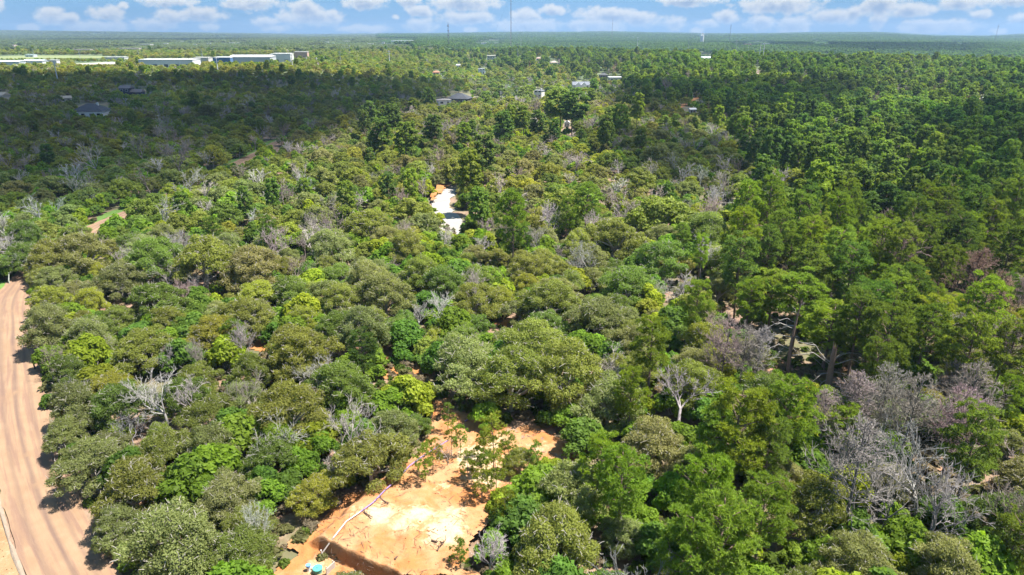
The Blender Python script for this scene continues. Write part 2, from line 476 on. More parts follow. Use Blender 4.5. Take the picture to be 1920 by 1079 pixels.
def strip(name, line, offs, mat, lift, kind='structure', jit=0.0, label=None, cat=None):
    """sheet along a line; offs = cross offsets (right positive) with heights"""
    N = normals2(line); V = []; ac = []; al = []
    L = np.concatenate([[0], np.cumsum(np.linalg.norm(np.diff(line, axis=0), axis=1))])
    for k, (ox, oz) in enumerate(offs):
        j = jit * (vnoise(L / 2.2 + 17 * k, L * 0 + 5.3) - .5) * 2 if (k in (0, len(offs) - 1)) else 0
        P = line + N * (np.full(len(line), ox) + j)[:, None]
        V.append(np.column_stack([P, terrain(P[:, 0], P[:, 1]) + lift + oz])); ac.append(np.full(len(line), ox)); al.append(L)
    n = len(line); V = np.concatenate(V); k = len(offs)
    i = (np.arange(k - 1)[:, None] * n + np.arange(n - 1)[None]).ravel()
    f = np.stack([i, i + n, i + n + 1, i + 1], -1)[:, ::-1]
    me = np_mesh(name, V, [f], smooth=True, attr=(('across', 'POINT', 'FLOAT', np.concatenate(ac)), ('along', 'POINT', 'FLOAT', np.concatenate(al)), ('pale', 'POINT', 'FLOAT', np.zeros(len(V)) + .35)))
    o = link(name, me, mat); tag(o, label, cat, kind=kind); return o


# the dirt road follows its right edge as seen in the photograph
edge_px = [(330, 1250), (222, 1079), (140, 930), (92, 800), (74, 700), (64, 610), (66, 548), (118, 486), (212, 424), (330, 372), (445, 316), (505, 286), (545, 264), (600, 246)]
edge = catmull([ground(*p) for p in edge_px], 1.6)
ROADW = 5.2
road_mid = edge - normals2(edge) * (ROADW / 2)
def make_road():
    offs = [(o, 0.05 * math.cos(o * 2.4) * .6 - 0.006 * o * o) for o in np.linspace(-2.6, 2.85, 15)]
    strip('dirt_road', road_mid, offs, M_ROAD, 0.16, jit=0.28)
    near = road_mid[:46]
    strip('gravel_verge', near, [(o, 0) for o in np.linspace(-9.5, -2.7, 10)], M_GRAVEL, 0.06, jit=0.3)
    strip('verge_berm', near, [(-3.0, 0.0), (-2.88, .10), (-2.76, .12), (-2.6, .0)], M_BERM, 0.09, jit=0.2)
    strip('grass_verge', road_mid[46:190], [(o, 0) for o in np.linspace(-5.4, -2.5, 5)], M_GRASS, 0.07, jit=0.6)


make_road()


def sheet(name, poly, mat, step, lift, hfun=None, pale=None, jit=0.5, kind='structure', axes=None):
    """fine grid clipped to a polygon on the ground (world x, y)"""
    P = np.array([(p[0], p[1]) for p in poly]); lo = P.min(0) - 1; hi = P.max(0) + 1
    if axes is None:
        xs = np.arange(lo[0], hi[0], step); ys = np.arange(lo[1], hi[1], step)
        X, Y = np.meshgrid(xs, ys)
    else:                                            # rows run along a given direction
        o_, a_, b_ = axes; pu = (P - o_) @ a_; pv = (P - o_) @ b_
        xs = np.arange(pu.min() - 1, pu.max() + 1, step); ys = np.concatenate([np.arange(pv.min() - 1, -.7, step), np.arange(-.7, .7, step * .4), np.arange(.7, pv.max() + 1, step)])
        U, W = np.meshgrid(xs, ys); X = o_[0] + U * a_[0] + W * b_[0]; Y = o_[1] + U * a_[1] + W * b_[1]
    Xj = X + jit * 2 * (vnoise(X / 1.3 + 40, Y / 1.3) - .5); Yj = Y + jit * 2 * (vnoise(X / 1.3 + 90, Y / 1.3 + 20) - .5)
    ins = inside(P, Xj, Yj)
    Z = terrain(X, Y) + lift + (hfun(X, Y) if hfun else 0)
    pl = pale(X, Y) if pale else np.full(X.shape, .3)
    nx = len(xs); ny = len(ys)
    q = ins[:-1, :-1] & ins[1:, :-1] & ins[:-1, 1:] & ins[1:, 1:]
    jy, jx = np.nonzero(q); i = jy * nx + jx
    f = np.stack([i, i + 1, i + nx + 1, i + nx], -1)
    used, inv = np.unique(f.ravel(), return_inverse=True)
    V = np.stack([X, Y, Z], -1).reshape(-1, 3)[used]
    me = np_mesh(name, V, [inv.reshape(-1, 4)], smooth=True, attr=(('pale', 'POINT', 'FLOAT', pl.ravel()[used]),))
    o = link(name, me, mat); tag(o, kind=kind); return o


def inside(P, X, Y):
    r = np.zeros(np.shape(X), bool); n = len(P)
    for i in range(n):
        (x0, y0), (x1, y1) = P[i], P[(i + 1) % n]
        c = ((y0 > Y) != (y1 > Y)) & (X < (x1 - x0) * (Y - y0) / (y1 - y0 + 1e-12) + x0)
        r ^= c
    return r


CLEAR_PX = [(440, 1130), (500, 1079), (545, 1040), (588, 990), (625, 950), (672, 922), (722, 895), (752, 868), (790, 845), (806, 805), (806, 762), (826, 748), (856, 766), (905, 788), (960, 798),
            (1040, 815), (1085, 842), (1076, 872), (1030, 885), (1000, 910), (985, 940), (960, 965), (935, 990), (905, 1010), (885, 1040), (880, 1085), (890, 1130)]
CLEAR = np.array([ground(*p)[:2] for p in CLEAR_PX])
PA = np.array(ground(601, 1034)[:2]); PB = np.array(ground(712, 1092)[:2]); PC = np.array(ground(746, 905)[:2])
_ab = (PB - PA) / np.linalg.norm(PB - PA); _abn = np.array([-_ab[1], _ab[0]])
if np.dot(np.array(ground(760, 1000)[:2]) - PA, _abn) < 0: _abn = -_abn
_ac = (PC - PA) / np.linalg.norm(PC - PA); _acn = np.array([_ac[1], -_ac[0]])
if np.dot(np.array(ground(760, 1000)[:2]) - PA, _acn) < 0: _acn = -_acn


def clear_h(X, Y):
    s1 = (X - PA[0]) * _abn[0] + (Y - PA[1]) * _abn[1]      # behind the cut bank
    s2 = (X - PA[0]) * _acn[0] + (Y - PA[1]) * _acn[1]      # inside the pipe line
    w = .5 * (vnoise(X * .9, Y * .9) - .5) 
    up = sstep(-.20, .20, s1 + w) * sstep(-1.6, .15, s2 + w)
    h = 1.45 * up * sstep(17, 3.0, s1)
    return h + 0.30 * (vnoise(X * .6, Y * .6) - .5) + .22 * (vnoise(X * 1.9 + 7, Y * 1.9) - .5) + .09 * (vnoise(X * 5, Y * 5) - .5) + 0.18


PALE = [(ground(*p)[:2], r, a) for p, r, a in (((715, 990), 1.7, .9), ((785, 990), 2.0, .8), ((835, 1022), 2.0, 1.0), ((760, 1012), 1.6, .7), ((890, 860), 2.8, .9), ((910, 900), 2.4, .8),
        ((850, 985), 2.0, .6), ((930, 830), 2.0, .6), ((1010, 840), 2.0, .5), ((590, 1065), 1.3, .6), ((830, 925), 1.6, .5), ((960, 870), 2, .6), ((670, 985), 1.2, .6))]


def clear_pale(X, Y):
    s = np.zeros(X.shape)
    for c, r, a in PALE: s = np.maximum(s, a * np.exp(-(((X - c[0]) ** 2 + (Y - c[1]) ** 2) / r ** 2)))
    return s


def make_dirt():
    sheet('clearing', CLEAR, M_CLAY, 0.16, 0.0, clear_h, clear_pale, 1.2, axes=(PA, _ab if _ab[0] * _abn[1] - _ab[1] * _abn[0] > 0 else -_ab, _abn))
    rng = random.Random(5)
    spots = [(745, 692, 62, 18), (495, 655, 20, 16), (940, 605, 14, 14), (520, 715, 40, 10), (690, 655, 30, 10), (1100, 690, 40, 12), (1230, 985, 30, 14), (1320, 880, 26, 16), (1335, 905, 30, 16),
             (1510, 1015, 26, 24), (1700, 975, 28, 18), (1810, 870, 45, 18), (1440, 690, 40, 12), (1590, 690, 30, 10), (640, 660, 24, 10), (1060, 845, 40, 16), (1000, 800, 60, 14), (240, 940, 30, 20), (1150, 690, 24, 10)]
    for k, (px, py, rx, ry) in enumerate(spots):
        n = 20; pts = []
        for i in range(n):
            a = 2 * math.pi * i / n; r = 0.75 + .5 * rng.random()
            pts.append(ground(px + rx * 1.25 * r * math.cos(a), py + ry * 1.25 * r * math.sin(a))[:2])
        sheet('soil_patch', pts, M_ORANGE if k in (0, 1, 2) else M_LITTER, 0.4, 0.05 + .004 * k, lambda X, Y: .12 * (vnoise(X * 1.4, Y * 1.4) - .3), None, .6)
    # white caliche driveway and its raw orange bank
    dr = catmull([ground(*p) for p in ((882, 352), (858, 354), (838, 362), (826, 376), (830, 396), (846, 418), (852, 440), (872, 462), (880, 480), (900, 500))], 1.2)
    strip('gravel_drive', dr, [(o, 0) for o in np.linspace(-2.5, 2.6, 7)], M_CALICHE, 0.16, jit=0.9)
    bank = [ground(*p)[:2] for p in ((826, 346), (838, 350), (846, 353), (830, 362), (820, 372), (817, 386), (807, 382), (803, 376), (812, 364))]
    o = sheet('clay_bank', bank, M_ORANGE, 0.5, 0.2, lambda X, Y: 1.3 * vnoise(X * .5, Y * .5), None, .6)
    trk = catmull([ground(*p) for p in ((1265, 205), (1280, 199), (1297, 190), (1312, 183))], 3)
    strip('dirt_track', trk, [(o, 0) for o in (-1.6, -.5, .5, 1.6)], M_ORANGE, 0.2, jit=1)
    trk2 = catmull([ground(*p) for p in ((1411, 148), (1415, 140), (1421, 132))], 6)
    strip('sand_track', trk2, [(o, 0) for o in (-4, 0, 4)], M_BERM, 0.2, jit=1)


make_dirt()


# ------------------------------------------------------------------ tree forms
def cards(rng, P, N, size, elong, jit=0.25, up=0.0):
    """leaf-sized four-cornered faces at P facing N"""
    n = len(P)
    N = N + rng.normal(0, .55, (n, 3)); N[:, 2] += up
    N /= np.linalg.norm(N, axis=1)[:, None] + 1e-9
    A = np.cross(N, rng.normal(0, 1, (n, 3))); A /= np.linalg.norm(A, axis=1)[:, None] + 1e-9
    B = np.cross(N, A); s = size * rng.uniform(.6, 1.35, (n, 1))
    V = np.empty((n, 4, 3))
    for k, (a, b) in enumerate(((-1, -.35), (.1, -1), (1, .3), (-.15, 1))):
        V[:, k] = P + A * s * elong * (a + jit * rng.normal(0, 1, (n, 1))) + B * s * (b + jit * rng.normal(0, 1, (n, 1)))
    return V.reshape(-1, 3), np.arange(n * 4).reshape(-1, 4)


def clump_leaves(rng, cl, n, size, elong=1.5, squash=.8, under=.25, up=.25):
    """leaves over a set of clumps (x, y, z, r); those deep inside another clump are left out"""
    cl = np.asarray(cl); w = cl[:, 3] ** 2; k = rng.choice(len(cl), n, p=w / w.sum())
    D = rng.normal(0, 1, (n, 3)); D /= np.linalg.norm(D, axis=1)[:, None]
    low = D[:, 2] < -under; D[low, 2] *= -1
    r = cl[k, 3] * rng.uniform(.45, 1.18, n) ** .8
    P = cl[k, :3] + D * r[:, None] * np.array([1, 1, squash])
    keep = np.ones(n, bool)
    for c in cl:
        d = np.linalg.norm((P - c[:3]) / np.array([1, 1, squash]), axis=1)
        keep &= d > c[3] * .60
    P, D, k = P[keep], D[keep], k[keep]
    V, f = cards(rng, P, D, size, elong, up=up)
    tone = rng.uniform(0, 1, len(cl))[k]                       # clumps of younger and older leaf
    leaf = np.clip(.38 * tone + .62 * rng.beta(2.0, 2.4, len(P)), 0, 1)
    return V, f, leaf


def branch_mesh(segs, n=4):
    segs = np.asarray(segs, float)               # x0 y0 z0 x1 y1 z1 r0 r1
    p0, p1 = segs[:, :3], segs[:, 3:6]; d = p1 - p0; L = np.linalg.norm(d, axis=1)[:, None] + 1e-9; d = d / L
    h = np.where(np.abs(d[:, 2:3]) > .9, np.array([[1., 0, 0]]), np.array([[0, 0, 1.]]))
    u = np.cross(d, h); u /= np.linalg.norm(u, axis=1)[:, None]; w = np.cross(d, u)
    V = np.empty((len(segs), 2 * n, 3))
    for i in range(n):
        a = 2 * math.pi * i / n
        o = u * math.cos(a) + w * math.sin(a)
        V[:, i] = p0 + o * segs[:, 6:7]; V[:, n + i] = p1 + o * segs[:, 7:8]
    b = (np.arange(len(segs)) * 2 * n)[:, None]
    F = np.concatenate([b + np.array([[i, (i + 1) % n, n + (i + 1) % n, n + i]]) for i in range(n)])
    return V.reshape(-1, 3), F


def limb(rng, p, q, r0, r1, bend=.15, n=4):
    """bent limb from p to q as segments"""
    p, q = np.array(p, float), np.array(q, float); L = np.linalg.norm(q - p); out = []
    o = rng.normal(0, bend * L, 3); prev = p; pr = r0
    for i in range(1, n + 1):
        t = i / n; c = p + (q - p) * t + o * math.sin(math.pi * t); r = r0 + (r1 - r0) * t
        out.append([*prev, *c, pr, r]); prev, pr = c, r
    return out


def oak_form(seed, lod):
    rng = np.random.default_rng(seed)
    Rr, H = 4.5, 7.6; n = int(rng.integers(74, 92)); cl = []; asym = rng.uniform(0, 6.28); am = rng.uniform(.12, .42); a3 = rng.uniform(0, 6.28); hump = rng.uniform(-.9, .9, 2)
    for i in range(n):
        a = i * 2.39996 + rng.normal(0, .3); u = math.sqrt((i + .5) / n)
        rad = Rr * .86 * u * (1 + am * math.cos(2 * a + asym) + .16 * math.cos(3 * a + a3) + rng.normal(0, .09))
        top = H - 1.2 - (H * .40) * u ** 2.2 + rng.normal(0, .48) + hump[0] * u * math.cos(a) + hump[1] * u * math.sin(a)
        cl.append([rad * math.cos(a), rad * math.sin(a), top, rng.uniform(.55, 1.15) * (1.1 - .25 * u)])
    for i in range(16):                                              # lower skirt
        a = rng.uniform(0, 6.28); cl.append([3.4 * math.cos(a), 3.4 * math.sin(a), rng.uniform(2.0, 3.3), rng.uniform(.7, 1.15)])
    N, S = ((42000, .064), (8500, .15), (900, .46))[lod]
    V, f, leaf = clump_leaves(rng, cl, N, S, 1.45)
    segs = limb(rng, (0, 0, -.3), (rng.normal(0, .2), rng.normal(0, .2), 1.9), .30, .24, .05, 3)
    tip = segs[-1][3:6]
    idx = rng.choice(len(cl), 9 if lod == 0 else 5, replace=False)
    for i in idx: segs += limb(rng, tip, cl[i][:3], .16, .05, .10, 4)
    if lod == 0:                                                    # lichen-grey twigs poking through the crown
        for c in cl:
            for _ in range(5):
                d = rng.normal(0, 1, 3); d[2] = abs(d[2]) * .8; d /= np.linalg.norm(d)
                p = np.array(c[:3]) + d * c[3] * .45; segs += limb(rng, p, p + d * c[3] * rng.uniform(.5, .75) + rng.normal(0, .25, 3), .035, .018, .15, 2)
    TV, TF = branch_mesh(segs, 5 if lod == 0 else 3)
    return (V, f, leaf), (TV, TF)


def pine_form(seed, lod, young=False):
    rng = np.random.default_rng(seed)
    H = 6.2 if young else 13.5; base = .40 if young else .42; Rm = 1.25 if young else 3.1
    lean = rng.normal(0, .25, 2); cl = []
    n = 17 if young else 84
    tall = rng.uniform(.3, .5)
    for i in range(n):
        t = (i + .5) / n; a = i * 2.39996 + rng.normal(0, .5)
        prof = math.sqrt(max(.03, 1 - ((t - tall) / (1.06 - tall)) ** 2)) if t > tall else math.sqrt(max(.05, 1 - ((tall - t) / (tall + .22)) ** 2))
        rad = Rm * prof * math.sqrt(rng.uniform(.12, 1.0)) * (1 + .15 * math.cos(a * 2 + seed))
        z = H * (base + (1 - base) * t) + rng.normal(0, .25)
        cl.append([rad * math.cos(a) + lean[0] * t, rad * math.sin(a) + lean[1] * t, z, (rng.uniform(.36, .55) if young else rng.uniform(.48, .86)) * (1.08 - .2 * t)])
    if lod == 0:
        # tufts of needles
        per = 20 if not young else 13
        nd = 10
        ln, wd = (.34, .062) if not young else (.26, .05)
        C0 = np.repeat(np.array(cl), per, axis=0); m = len(C0)
        D = rng.normal(0, 1, (m, 3)); D /= np.linalg.norm(D, axis=1)[:, None]; D[:, 2] = np.where(D[:, 2] < -.1, -D[:, 2], D[:, 2])
        P = C0[:, :3] + D * C0[:, 3:4] * rng.uniform(.62, 1.0, (m, 1)) * np.array([1, 1, .62])
        T = D + np.array([0, 0, .7]); T /= np.linalg.norm(T, axis=1)[:, None]
        Pn = np.repeat(P, nd, axis=0); Tn = np.repeat(T, nd, axis=0); q = len(Pn)
        X = Tn * .55 + rng.normal(0, .62, (q, 3)); X /= np.linalg.norm(X, axis=1)[:, None]
        W = np.cross(X, rng.normal(0, 1, (q, 3))); W /= np.linalg.norm(W, axis=1)[:, None]
        l = ln * rng.uniform(.7, 1.25, (q, 1))
        V = np.stack([Pn - W * wd * .4, Pn + W * wd * .4, Pn + X * l * .6 + W * wd, Pn + X * l + W * wd * .1], 1).reshape(-1, 3)
        f = np.arange(q * 4).reshape(-1, 4)
        tone = np.repeat(np.repeat(rng.uniform(0, 1, n), per), nd); tuft = np.repeat(rng.uniform(0, 1, m), nd)
        leaf = np.clip(.3 * tone + .4 * tuft + .3 * rng.uniform(0, 1, q), 0, 1)
    else:
        V, f, leaf = clump_leaves(rng, cl, *((5200, .19) if lod == 1 else (900, .42)), 1.5, .72, .35, .3)
    segs = limb(rng, (0, 0, -.4), (lean[0], lean[1], H * .97), .07 if young else .21, .02 if young else .05, .012, 8)
    step = 2 if young else (2 if lod == 0 else 5)
    for c in cl[::step]:
        zz = c[2] - .5 * math.hypot(c[0], c[1]); tt = max(.1, zz / H)
        segs += limb(rng, (lean[0] * tt, lean[1] * tt, max(H * base * .8, zz)), c[:3], .02 if young else .06, .008 if young else .02, .06, 2)
    if not young and lod == 0:                                      # dead stubs under the crown
        for _ in range(9):
            a = rng.uniform(0, 6.28); z = H * rng.uniform(.2, .45); L = rng.uniform(.5, 1.6)
            segs += limb(rng, (0, 0, z), (L * math.cos(a), L * math.sin(a), z + rng.normal(0, .3)), .035, .012, .1, 2)
    TV, TF = branch_mesh(segs, 6 if lod == 0 else 3)
    return (V, f, leaf), (TV, TF)


def shrub_form(seed, lod):
    rng = np.random.default_rng(seed); cl = []
    n = int(rng.integers(11, 17))
    for i in range(n):
        a = i * 2.39996; u = math.sqrt((i + .5) / n); rad = 1.55 * u * rng.uniform(.8, 1.15)
        cl.append([rad * math.cos(a), rad * math.sin(a), 2.25 - 1.3 * u ** 1.8 + rng.normal(0, .25), rng.uniform(.42, .75)])
    N, S = ((5200, .085), (1200, .17), (220, .40))[lod]
    V, f, leaf = clump_leaves(rng, cl, N, S, 1.7, .9, .5, .35)
    segs = []
    for c in cl[::2]: segs += limb(rng, (rng.normal(0, .1), rng.normal(0, .1), -.15), c[:3], .05, .015, .08, 3)
    TV, TF = branch_mesh(segs, 3)
    return (V, f, leaf), (TV, TF)


def bare_form(seed, lod, shape='round'):
    """leafless tree: (stem and limbs), (fine twigs)"""
    rng = np.random.default_rng(seed); big, fine = [], []
    H = 10.0
    def grow(p, d, L, r, depth):
        d = d / np.linalg.norm(d); k = 3 if depth < 2 else 2; cur = np.array(p, float); dr = d.copy(); rr = r
        for i in range(k):
            dr = dr + rng.normal(0, .16, 3) + np.array([0, 0, .05]); dr /= np.linalg.norm(dr)
            nx = cur + dr * L / k; r2 = rr * (.86 if depth else .9)
            (big if depth < 2 else fine).append([*cur, *nx, rr, r2]); cur, rr = nx, r2
            if depth >= 1 and depth < dmax and i < k - 1: kid(cur, dr, L * .55, rr * .55, depth + 1)
        if depth < dmax:
            for _ in range(int(rng.integers(2, 4)) + (1 if depth == 0 else 0)): kid(cur, dr, L * rng.uniform(.55, .8), max(.02, rr * .72), depth + 1)
    def kid(p, d, L, r, depth):
        a = rng.uniform(.35, .95); ax = np.cross(d, rng.normal(0, 1, 3)); ax /= np.linalg.norm(ax) + 1e-9
        nd = d * math.cos(a) + ax * math.sin(a); nd[2] += .18
        grow(p, nd, L, max(r, .016), depth)
    dmax = (5, 4, 3)[lod]
    if shape == 'round':
        grow((0, 0, -.3), np.array([rng.normal(0, .08), rng.normal(0, .08), 1.]), 3.4, .20, 0)
    else:                                                           # dead pine: straight stem with many side limbs
        st = limb(rng, (0, 0, -.3), (rng.normal(0, .3), rng.normal(0, .3), 11.5), .17, .03, .02, 9); big.extend(st)
        for i in range(44 if lod == 0 else 26):
            t = rng.uniform(.32, .98); j = min(8, int(t * 9)); p = np.array(st[j][:3]) + (np.array(st[j][3:6]) - np.array(st[j][:3])) * (t * 9 - j)
            a = i * 2.4; L = 3.0 * math.sin(math.pi * (.25 + .72 * t)) ** .8 * rng.uniform(.55, 1.0)
            dmax = (3, 2, 2)[lod] + 1
            grow(p, np.array([math.cos(a), math.sin(a), rng.uniform(.15, .8)]), L * .7, .045, 2 if lod else 1)
    tw = (.015, .036, .075)[lod]
    fine = [[*s[:6], max(s[6], tw), max(s[7], tw * .8)] for s in fine]
    return branch_mesh(big, 5 if lod == 0 else 3), branch_mesh(fine, 3)


FORMS = {}          # (kind, lod) -> list of (crown mesh, trunk mesh, joined mesh)
NFORM = {'oak': (6, 4, 3), 'pine': (5, 4, 3), 'shrub': (4, 3, 2), 'bare': (5, 3, 2), 'deadpine': (4, 3, 2), 'young': (4, 0, 0)}
LEAFM = {'oak': M_OAK, 'pine': M_PINE, 'shrub': M_SHRUB, 'young': M_PINE}
BARKM = {'oak': M_OAKBARK, 'pine': M_PINEBARK, 'shrub': M_OAKBARK, 'young': M_PINEBARK}


def make_forms():
    for kind, counts in NFORM.items():
        for lod, n in enumerate(counts):
            L = []
            for k in range(n):
                seed = 1000 * (list(NFORM).index(kind) + 1) + 100 * lod + k
                if kind in ('bare', 'deadpine'):
                    (TV, TF), (V, f) = bare_form(seed, lod, 'round' if kind == 'bare' else 'stem')
                    cm = np_mesh('twigs', V, [f]); tm = np_mesh('trunk', TV, [TF]); mats = (M_BARE, M_BARE); leaf = np.zeros(len(f))
                else:
                    fn = {'oak': oak_form, 'shrub': shrub_form}.get(kind)
                    (V, f, leaf), (TV, TF) = fn(seed, lod) if fn else pine_form(seed, lod, kind == 'young')
                    cm = np_mesh('crown', V, [f], attr=(('leaf', 'FACE', 'FLOAT', leaf),)); tm = np_mesh('trunk', TV, [TF]); mats = (LEAFM[kind], BARKM[kind])
                cm.materials.append(mats[0]); tm.materials.append(mats[1])
                jm = None
                if lod > 0:
                    jm = np_mesh('form', np.concatenate([V, TV]), [f, TF + len(V)], np.concatenate([np.zeros(len(f)), np.ones(len(TF))]),
                                 attr=(('leaf', 'FACE', 'FLOAT', np.concatenate([leaf, np.zeros(len(TF))])),))
                    jm.materials.append(mats[0]); jm.materials.append(mats[1])
                L.append((cm, tm, jm))
            FORMS[(kind, lod)] = L


make_forms()
RADIUS0 = {'oak': 4.6, 'pine': 3.3, 'shrub': 1.9, 'bare': 3.4, 'deadpine': 2.6, 'young': 1.4}
RADIUS = {}
for _k in NFORM:
    _r = []
    for (_cm, _tm, _) in FORMS[(_k, 0)]:
        _c = np.empty(len(_cm.vertices) * 3, np.float32); _cm.vertices.foreach_get('co', _c); _c = _c.reshape(-1, 3)
        _r.append(np.percentile(np.hypot(_c[:, 0], _c[:, 1]), 93))
    RADIUS[_k] = float(np.mean(_r))
HEIGHT = {'oak': 7.9, 'pine': 13.8, 'shrub': 2.7, 'bare': 9.0, 'deadpine': 12.0, 'young': 6.4}
MIDZ = {'oak': 4.8, 'pine': 9.6, 'shrub': 1.4, 'bare': 5.8, 'deadpine': 7.8, 'young': 4.4}

# base colours of the leaves: name in the labels -> albedo
TINTS = {
    'oak': [('olive', (.186, .212, .044), 5), ('grey green', (.190, .212, .074), 4), ('deep green', (.128, .184, .036), 3), ('yellowish green', (.228, .250, .036), 1.3), ('brownish olive', (.185, .190, .070), .6)],
    'pine': [('bright green', (.158, .226, .034), 4), ('mid green', (.126, .188, .036), 5), ('deep green', (.092, .158, .036), 3), ('yellowish green', (.180, .255, .032), 1.5)],
    'shrub': [('vivid green', (.138, .220, .024), 5), ('dark green', (.092, .165, .026), 3), ('yellowish green', (.205, .255, .024), 2.2)],
    'bare': [('pale grey', (.26, .24, .215), 5), ('brown grey', (.19, .155, .13), 3), ('silver grey', (.33, .315, .29), 2)],
    'deadpine': [('mauve grey', (.225, .19, .17), 5), ('rusty brown', (.22, .14, .10), 2.0), ('pale grey', (.25, .225, .205), 2)],
    'young': [('yellowish green', (.165, .195, .026), 2), ('fresh green', (.125, .19, .028), 2)],
}


def pick_tint(kind, rng, want=None):
    L = TINTS[kind]
    if want:
        for t in L:
            if t[0] == want: nm, c, _ = t; break
    else:
        nm, c, _ = rng.choices(L, [t[2] for t in L])[0]
    k = rng.uniform(.84, 1.18) ; j = [rng.uniform(.93, 1.07) for _ in range(3)]
    return nm, tuple(v * k * q for v, q in zip(c, j))


